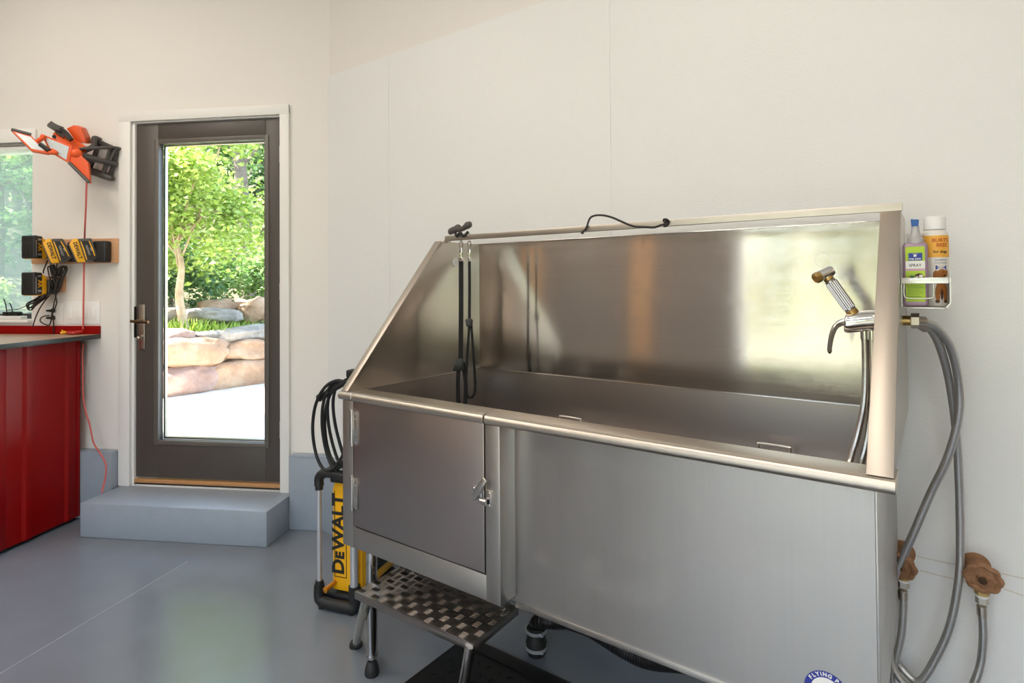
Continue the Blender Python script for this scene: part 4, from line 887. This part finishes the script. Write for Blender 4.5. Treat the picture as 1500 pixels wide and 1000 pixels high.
# ------------------------------------------------------------------ orange work light on its wall bracket
wl = thing('work_light', (-1.38, -.02, 2.10), 'orange folding work light with white panels bracketed above the batteries', 'work light', frame=DF)
b = B(DF)
c4 = [Vector(v) for v in ((-1.284, -.016, 2.186), (-1.337, -.016, 2.010), (-1.492, -.016, 2.062), (-1.418, -.016, 2.243))]
rd = lambda r, k=8: [(r*math.cos(2*PI*i/k), r*math.sin(2*PI*i/k)) for i in range(k)]
for p, q in zip(c4, c4[1:]+c4[:1]): b.slab([p+Vector((0, -.0, 0)), q, q+(sum(c4, Vector())/4-q)*.24, p+(sum(c4, Vector())/4-p)*.24], .022, .004)
piv = Vector((-1.416, -0.165, 2.152))
o = lambda v, y: Vector((v.x, y, v.z))
b.tube([o(c4[0], -.02), o(c4[0], -.05).lerp(piv, .1), o(c4[0], -.12).lerp(piv, .75), piv], .009, 10, 4)
b.tube([o(c4[1].lerp(c4[0], .45), -.02), o(c4[1].lerp(c4[0], .45), -.05).lerp(piv, .1), piv+Vector((.02, 0, -.04))], .016, 10, 4)
b.tube([o(c4[1], -.02), o(c4[1], -.05), o(c4[2], -.075), o(c4[2], -.03)], .0165, 10, 4)
b.tube([o(c4[3], -.02), o(c4[3], -.06), o(c4[3], -.08)+Vector((.015, 0, -.05)), piv+Vector((.01, .03, .0))], .015, 10, 4)
for t_ in (.22,): b.tube([o(c4[1].lerp(c4[2], t_), -.05), o(c4[0].lerp(c4[3], t_), -.05)], .012, 8, 3)
b.tube([o(c4[0], -.045), o(c4[1].lerp(c4[2], .22), -.055)], .009, 8, 3)
b.box(piv.x-.03, piv.x+.04, piv.y-.01, piv.y+.10, piv.z-.055, piv.z-.02, .006)
b.build('wall_bracket', M['greyplastic'], wl)
for p in (c4[0]+Vector((-.012, -.017, -.016)), c4[1]+Vector((-.010, -.017, .012))): B(DF).cyl(p, p+Vector((0, -.003, 0)), .005, seg=10).build('screw', M['zinc'], wl)
b = B(DF)
A = [Vector(v) for v in [(-1.647, -0.36, 2.226), (-1.576, -0.31, 2.206), (-1.489, -0.28, 2.105), (-1.555, -0.32, 2.11)]]
Bq = [Vector(v) for v in [(-1.542, -0.285, 2.221), (-1.41, -0.215, 2.16), (-1.422, -0.225, 2.061), (-1.496, -0.275, 2.118)]]
Cq = [Vector(v) for v in [(-1.429, -0.222, 2.066), (-1.413, -0.21, 2.153), (-1.339, -0.185, 2.071), (-1.32, -0.2, 1.951)]]
def panel(q, lens, parent, nm, th=.022):
    f = B(DF).slab(q, th if (q[1]-q[0]).cross(q[2]-q[0]).y < 0 else -th, .004).build(nm, M['orange'], parent)
    if lens:
        c = sum(q, Vector())/4; n_ = (q[1]-q[0]).cross(q[2]-q[0]).normalized(); n_ = n_ if n_.y < 0 else -n_
        l = [c+(v-c)*lens+n_*.0012 for v in q]
        B(DF).slab(l, .004 if (l[1]-l[0]).cross(l[2]-l[0]).y < 0 else -.004).build('lens', M['led'], f, smooth=0)
    return f
pa_ = panel(A, .74, wl, 'light_head'); panel(Bq, .76, wl, 'light_head'); pc_ = panel(Cq, 0, wl, 'light_head', .028)
for p, q, pr_ in ((A[0], A[1], pa_), (Cq[0], Cq[3], pc_)): B(DF).tube([p.lerp(q, .02)+Vector((0, .004, .002)), p.lerp(q, .98)+Vector((0, .004, .002))], .0095, 8, 2).build('rubber_edge', M['greyplastic'], pr_)
b = B(DF); b.tube([A[1].lerp(A[2], .35), A[1].lerp(A[2], .35)+Vector((.03, .01, .025)), Bq[0].lerp(Bq[3], .2)], .012, 10, 4); b.tube([A[1].lerp(A[2], .92), A[1].lerp(A[2], .92)+Vector((.03, .02, .0)), Bq[3]+Vector((.004, .01, .01))], .012, 10, 4); b.build('hinge', M['orange'], wl)
b = B(DF); b.tube([A[1].lerp(A[2], .5), A[1].lerp(A[2], .9)+Vector((.012, 0, .006))], .012, 10, 3); b.build('hinge_grip', M['rubber'], wl)
Hs = [Vector(v) for v in [(-1.522, -0.23, 2.238), (-1.513, -0.2, 2.261), (-1.485, -0.18, 2.246), (-1.447, -0.16, 2.217), (-1.387, -0.14, 2.184), (-1.373, -0.15, 2.17), (-1.393, -0.18, 2.156), (-1.424, -0.21, 2.161), (-1.472, -0.24, 2.187)]]
c = sum(Hs, Vector())/len(Hs); b = B(DF)
b.slab(Hs, .07, .008) if (Hs[1]-Hs[0]).cross(Hs[2]-Hs[0]).y < 0 else b.slab(Hs, -.07, .008)
b.build('housing', M['orange'], wl)
q = [Vector(v) for v in [(-1.485, -0.18, 2.273), (-1.447, -0.17, 2.294), (-1.417, -0.155, 2.281), (-1.405, -0.14, 2.233), (-1.4, -0.15, 2.19), (-1.441, -0.18, 2.193)]]
b = B(DF); b.slab(q, .075 if (q[1]-q[0]).cross(q[2]-q[0]).y < 0 else -.075, .004); b.build('motor_box', M['orange'], wl)
b = B(DF); q = [Vector(v) for v in [(-1.523, -0.25, 2.283), (-1.504, -0.235, 2.267), (-1.477, -0.21, 2.253), (-1.452, -0.2, 2.235), (-1.426, -0.195, 2.208)]]
b.ribbon([q[0], q[1], q[2]], .030, .028, (0, .3, 1), 3); b.tube([q[0]+Vector((0, .02, 0)), q[0]+Vector((.02, .03, -.04)), q[1]+Vector((.03, .03, -.05))], .009, 8, 3); b.build('carry_handle', M['greyplastic'], wl)
b = B(DF); b.ribbon([q[2]+Vector((0, -.012, .006)), q[3]+Vector((0, -.014, .0)), q[4]+Vector((.002, -.016, -.012))], .020, .022, (1, .2, 0), 4); b.build('clamp_strap', M['rubber'], wl)
B(DF).cyl((-1.493, -0.247, 2.209), (-1.478, -0.262, 2.205), .010, seg=14, bev=.002).build('switch_button', M['rubber'], wl)
b = B(DF); d = piv+Vector((.01, -.03, -.03)); b.ball(d, .034, .03, .030); b.build('pivot_knob', M['orange'], wl)
q = [(-1.333, -0.2, 1.955), (-1.345, -0.19, 1.906), (-1.366, -0.17, 1.832), (-1.41, -0.13, 1.72), (-1.47, -0.07, 1.658), (-1.505, -0.035, 1.588), (-1.507, -0.035, 1.511), (-1.493, -0.05, 1.445), (-1.494, -0.05, 1.323), (-1.515, -0.03, 1.201), (-1.519, -0.026, 1.144), (-1.524, -0.022, 1.111)]
rc = thing('extension_cord', q[0], 'red cord hanging from the work light down past the bench to the step', 'cord', frame=DF)
B(DF).tube(q, .0047, 8, 5).build('upper_cord', M['redcord'], rc)
q = [(-1.5, -0.045, 1.028), (-1.502, -0.05, 0.959), (-1.487, -0.06, 0.86), (-1.487, -0.06, 0.74), (-1.466, -0.065, 0.641), (-1.427, -0.075, 0.556), (-1.392, -0.085, 0.456), (-1.339, -0.095, 0.398), (-1.294, -0.105, 0.339), (-1.287, -0.115, 0.272), (-1.29, -0.13, 0.211), (-1.281, -0.145, 0.193)]
B(DF).tube(q, .0045, 8, 5).build('lower_cord', M['redcord'], rc)

# ------------------------------------------------------------------ outside: patio, boulder wall and trees
b = B(DF); b.box(-12, 4, .15, 7, -.05, .12); b.build('patio', M['patio'], kind='structure', smooth=0)
def PW(s, o, z): return (-3.277+.53*s-.848*o, 2.908+.848*s+.53*o, z)
b = B(DF); ss = [-9+k*1.2 for k in range(20)]; oo = [(.30, .10), (.32, .66), (1.0, .80), (2.2, 1.0), (5, 1.4), (9, 3.0), (13, 6.0)]
vs = [PW(s, o, z+.06*math.sin(s*2.1+o*3)) for s in ss for o, z in oo]; n = len(oo)
b.add(vs, [(i*n+j, (i+1)*n+j, (i+1)*n+j+1, i*n+j+1) for i in range(len(ss)-1) for j in range(n-1)])
b.build('hill', M['soil'], kind='structure')
def boulder(c, rx, ry, rz, ang, tilt, seed, m, lab):
    t = bmesh.new(); bmesh.ops.create_icosphere(t, subdivisions=4, radius=1)
    o = Vector((seed*3.7, seed*1.3, seed*2.1))
    for v in t.verts:
        p = v.co.copy(); q = Vector([math.copysign(abs(x)**.74, x) for x in p])
        q *= 1+.26*noise.noise(p*1.1+o)+.12*noise.noise(p*2.7+o)+.03*noise.noise(p*7+o)
        v.co = Vector((q.x*rx, q.y*ry, q.z*rz))*.92
    Mx = Matrix.Translation(Vector(c)) @ Matrix.Rotation(ang, 4, 'Z') @ Matrix.Rotation(tilt, 4, 'Y')
    b_ = B(); b_.merge(t, Mx); return b_.build('boulder', m, None, lab, 'boulder', 'boulders of the garden wall', smooth=60)
WA = PHI+math.atan2(.848, .53)
boulder((-7.199, 3.235, 0.267), 0.421, 0.260, 0.217, WA, 0.000, 1, M['rock2'], 'low pinkish boulder at the left edge of the door glass, on the patio')
boulder((-7.157, 3.917, 0.265), 0.545, 0.260, 0.220, WA, 0.000, 2, M['rock1'], 'broad tan boulder standing on the patio at the right of the door glass')
boulder((-7.209, 3.393, 0.586), 0.534, 0.260, 0.191, WA, 0.100, 3, M['rock1'], 'long peach boulder in the middle of the garden wall, pointed to the right')
boulder((-7.199, 4.039, 0.553), 0.359, 0.260, 0.153, WA, 0.000, 4, M['rock1'], 'tan boulder of the middle course at the right edge of the door glass')
boulder((-7.304, 3.205, 0.713), 0.305, 0.230, 0.184, WA, 0.000, 5, M['rock2'], 'pale boulder at the top left of the garden wall through the door')
boulder((-7.273, 3.609, 0.74), 0.217, 0.163, 0.078, WA, 0.000, 6, M['rock3'], 'small pale boulder between two larger ones on top of the garden wall')
boulder((-7.299, 4.05, 0.734), 0.497, 0.260, 0.111, WA, -0.050, 7, M['rock3'], 'long grey boulder on top of the garden wall at the right')
boulder((-7.882, 3.388, 0.994), 0.203, 0.153, 0.108, WA, 0.000, 8, M['rock3'], 'grey boulder behind the pale tree trunk, above the grass')
boulder((-8.03, 3.922, 0.974), 0.279, 0.210, 0.106, WA, 0.000, 9, M['rock3'], 'dark grey boulder above the grass, left of the pale one')
boulder((-8.33, 4.383, 1.062), 0.395, 0.260, 0.134, WA, 0.000, 10, M['rock1'], 'large peach boulder at the back, above the pale one')
boulder((-7.929, 4.106, 0.949), 0.303, 0.228, 0.107, WA, 0.050, 11, M['rock3'], 'pale grey boulder directly above the middle of the grass strip')
boulder((-7.878, 4.58, 1.019), 0.251, 0.189, 0.170, WA, -0.300, 12, M['rock1'], 'pale rounded boulder above the grass at the right edge of the door glass')
for k, (s, z, rx, rz, m) in enumerate(((-1.6, .30, .55, .28, 'rock1'), (-1.5, .66, .5, .22, 'rock3'), (-2.8, .32, .6, .3, 'rock2'), (-2.7, .74, .55, .25, 'rock1'), (-4.0, .33, .6, .3, 'rock3'), (-4.1, .74, .5, .22, 'rock2'), (2.3, .32, .6, .28, 'rock1'), (2.2, .66, .5, .2, 'rock3'))):
    boulder(DF @ Vector(PW(s, .15, z)), rx, .32, rz, WA, .05, 20+k, M[m], ['boulder of the garden wall hidden left of the door view'][0] if 0 else ('low peach boulder left of the rock seen through the door', 'grey boulder on the course left of the door view', 'low pink boulder toward the window', 'peach boulder above the low pink one toward the window', 'low grey boulder farthest along the garden wall', 'pinkish boulder on top at the far end of the garden wall', 'low peach boulder past the right edge of the door view', 'grey boulder on top past the right edge of the door view')[k])
def leaves(n, cl, spread, size, rng, flat=.5):
    vs = []; fs = []
    for _ in range(n):
        c, r = cl[rng.randrange(len(cl))]
        d = Vector((rng.gauss(0, 1), rng.gauss(0, 1), rng.gauss(0, .8)))*(r*.5); p = Vector(c)+d
        a = Vector((rng.gauss(0, 1), rng.gauss(0, 1), rng.gauss(0, flat))).normalized(); u = a.orthogonal().normalized(); q = Quaternion(a, rng.random()*6.28); u = q @ u; w = a.cross(u)
        s = size*rng.uniform(.6, 1.3); k = len(vs)
        up = Vector((0, 0, s*.12))
        vs += [p-a*s*.6, p+w*s*.34+up, p+a*s*.6, p-w*s*.34+up]; fs.append((k, k+1, k+2, k+3))
    return vs, fs
def meshobj(name, vs, fs, m, parent=None, **kw):
    b_ = B(DF); T = b_.f
    o3 = BASE[parent.name] if parent is not None else kw.pop('base')
    me = bpy.data.meshes.new(name); me.from_pydata([tuple(T @ Vector(v)-o3) for v in vs], [], fs); me.materials.append(m); b_.bm.free()
    o = bpy.data.objects.new(name, me); COL.objects.link(o); BASE[o.name] = o3
    if parent is not None: o.parent = parent
    else: o.location = o3
    return tag(o, **kw)
def tree(p, h, r, crown, n, leaf, bark, size, lab, seed, lean=(0, 0), cz=None, name='tree', group='trees beyond the patio', low=.0):
    rng = random.Random(seed); p = Vector(p)
    t = thing(name, p, lab, 'tree' if name == 'tree' else 'bush', group, frame=DF)
    top = p+Vector((lean[0], lean[1], h)); b_ = B(DF)
    pts = [p+Vector((0, 0, -.15)), p.lerp(top, .3)+Vector((rng.uniform(-.05, .05), 0, 0)), p.lerp(top, .65)+Vector((rng.uniform(-.08, .08), 0, 0)), top]
    pp = catmull(pts, 5); b_.sweep(pp, [(r*math.cos(i*PI/5), r*math.sin(i*PI/5)) for i in range(10)], scale=[1-.6*i/(len(pp)-1) for i in range(len(pp))])
    cx, cy, czr = crown; C = top+Vector((0, 0, (cz if cz is not None else 0)))
    cl = []
    for _ in range(70):
        while True:
            d = Vector((rng.uniform(-1, 1), rng.uniform(-1, 1), rng.uniform(-1, 1)))
            if d.length < 1: break
        d *= (.55+.45*rng.random()); q = C+Vector((d.x*cx, d.y*cy, d.z*czr))
        if q.z < low: continue
        cl.append((q, rng.uniform(.16, .34)*max(.6, cx/1.6)))
    for q, _ in cl[::6]:
        s = p.lerp(top, rng.uniform(.55, 1)); b_.tube([s, s.lerp(q, .5)+Vector((rng.uniform(-.2, .2), rng.uniform(-.2, .2), .1)), q], r*.22, 6, 4)
    b_.build('trunk', bark, t)
    vs, fs = leaves(n, cl, 1, size, rng); meshobj('crown', vs, fs, leaf, t); return t
tree((-3.528, 3.545, 0.896), 1.15, .058, (1.7, 1.1, 1.8), 16000, M['leafA'], M['bark'], .07, 'slender tree with pale trunk and bright leaves behind the boulder wall', 1, (-.25, .1), .75, low=1.0)
tree((-4.679, 6.702, 1.036), 4.2, .17, (2.0, 1.6, 1.9), 10000, M['leafB'], M['bark2'], .085, 'tall tree with thick dark trunk at the right of the door view', 2, (-.35, 0), -.3, low=1.7)
tree((-8.6, 8.2, 1.6), 3.2, .12, (2.4, 1.8, 2.4), 8000, M['leafB'], M['bark2'], .12, 'leafy tree filling the left background of the door view', 3, cz=-.4)
tree((-6.4, 10.2, 2.0), 3.2, .12, (2.6, 1.8, 2.6), 8000, M['leafC'], M['bark2'], .13, 'deep green tree at the back of the door view', 4, cz=-.5)
tree((-10.6, 5.0, 1.6), 3.0, .12, (2.3, 1.8, 2.5), 7500, M['leafC'], M['bark2'], .12, 'deep green tree seen through the window, set well back', 5, cz=-.5)
tree((-7.1, 4.3, 1.0), 2.4, .08, (1.3, 1.3, 1.5), 5500, M['leafB'], M['bark2'], .09, 'smaller leafy tree close outside the window', 6, cz=-.5)
tree((-12.5, 8.5, 2.5), 3.6, .14, (2.8, 2.2, 3.0), 7000, M['leafC'], M['bark2'], .14, 'dark tree behind the others between the window and door views', 7, cz=-.6)
tree((-4.6, 11.2, 2.0), 3.6, .14, (2.2, 1.8, 2.8), 6500, M['leafC'], M['bark2'], .13, 'dark tree at the far right behind the thick trunk', 8, cz=-.6)
tree((-4.442, 5.196, 1.183), .35, .03, (1.0, .6, .55), 3200, M['leafB'], M['bark2'], .07, 'low green bush behind the peach boulder', 9, cz=.05, name='bush', group='bushes behind the boulders')
tree((-4.307, 4.279, 1.119), .30, .03, (.7, .6, .50), 2600, M['leafC'], M['bark2'], .07, 'dark low bush behind the pale tree trunk', 10, cz=.05, name='bush', group='bushes behind the boulders')
tree((-3.833, 5.792, 1.166), .35, .03, (.7, .5, .55), 2600, M['leafB'], M['bark2'], .07, 'low green bush behind the rounded boulder at the right', 11, cz=.05, name='bush', group='bushes behind the boulders')
tree((-6.4, 3.0, .85), .3, .03, (.9, .9, .6), 3000, M['leafA'], M['bark2'], .07, 'bright low bush outside the window', 12, cz=.05, name='bush', group='bushes behind the boulders')
rng = random.Random(5); vs = []; fs = []
for _ in range(2600):
    s = rng.uniform(-3.2, 2.6); o = rng.uniform(.22, .85); p = Vector(PW(s, o, .66+.22*(o-.3)+.06*math.sin(s*2.1+o*3))); h = rng.uniform(.08, .24); a = rng.random()*6.28
    w = Vector((math.cos(a), math.sin(a), 0))*.014; l = Vector((rng.gauss(0, .08), rng.gauss(0, .08), h)); k = len(vs)
    vs += [p-w, p+w, p+l*.6+w*.8, p+l, p+l*.6-w*.8]; fs.append((k, k+1, k+2, k+3, k+4))
meshobj('grass', vs, fs, M['grass'], None, base=DF @ Vector(PW(0, .5, .7)), label='bright green grass growing along the top of the boulder wall', cat='grass', kind='stuff')
# driveway, lawn and added hedge before the garage opening, as the steel reflects them
b = B(); b.box(-14, 12, -7.5, -3.15, -.12, -.02); b.build('driveway', M['drive'], kind='structure', smooth=0)
b = B(); b.box(-30, 30, -40, -7.5, -.14, -.03); b.build('lawn', M['lawn'], kind='structure', smooth=0)
rng = random.Random(11); cl = [((rng.uniform(-14, 9), rng.uniform(-15, -13), rng.uniform(.2, 6.2)), rng.uniform(.6, 1.0)) for _ in range(260)]  # unseen tall hedge, added to tint and dim the reflection in the steel
vs, fs = leaves(15000, cl, 1, .30, rng); Di = DF.inverted()
meshobj('hedge', [Di @ Vector(v) for v in vs], fs, M['hedge'], None, base=Vector((-2, -14, 0)), label='unseen green hedge added beyond the driveway to tint the steel reflection', cat='hedge', kind='stuff')

# ------------------------------------------------------------------ light and camera
w = bpy.data.worlds.new('sky'); S.world = w; w.use_nodes = True; nt = w.node_tree
bg = nt.nodes['Background']; sky = nt.nodes.new('ShaderNodeTexSky'); sky.sky_type = 'NISHITA'; sky.sun_disc = False
sdir = (DF.to_3x3() @ Vector((-.60, -.20, .77))).normalized()
sky.sun_elevation = math.asin(sdir.z); sky.sun_rotation = math.atan2(sdir.x, sdir.y); sky.air_density = 1.2; sky.dust_density = 2.0
nt.links.new(sky.outputs[0], bg.inputs[0]); bg.inputs[1].default_value = 0.85
sl = bpy.data.lights.new('sun', 'SUN'); sl.energy = 20; sl.angle = .009; sl.color = (1, .95, .86)
so = bpy.data.objects.new('sun', sl); COL.objects.link(so); so.location = (0, 0, 8); so.rotation_euler = (-sdir).to_track_quat('-Z', 'Y').to_euler()

cam = bpy.data.cameras.new('camera'); co = bpy.data.objects.new('camera', cam); COL.objects.link(co); S.camera = co
R_, U_, Z_ = Vector((0.808588, 0.588329, -0.007399)), Vector((0.015043, -0.0081, 0.999854)), Vector((0.588183, -0.808581, -0.015399))
co.matrix_world = Matrix(((R_.x, U_.x, Z_.x, 0), (R_.y, U_.y, Z_.y, 0), (R_.z, U_.z, Z_.z, 1.3623), (0, 0, 0, 1)))
cam.sensor_width = 36; cam.lens = 853.3894/1500*36; cam.shift_y = (402.62-500)/1500; cam.clip_start = .02
S.view_settings.view_transform = 'Standard'; S.view_settings.look = 'None'; S.view_settings.gamma = 1; S.view_settings.exposure = 0.74
S.cycles.use_denoising = True; S.cycles.max_bounces = 10; S.cycles.transparent_max_bounces = 12; S.cycles.sample_clamp_indirect = 8
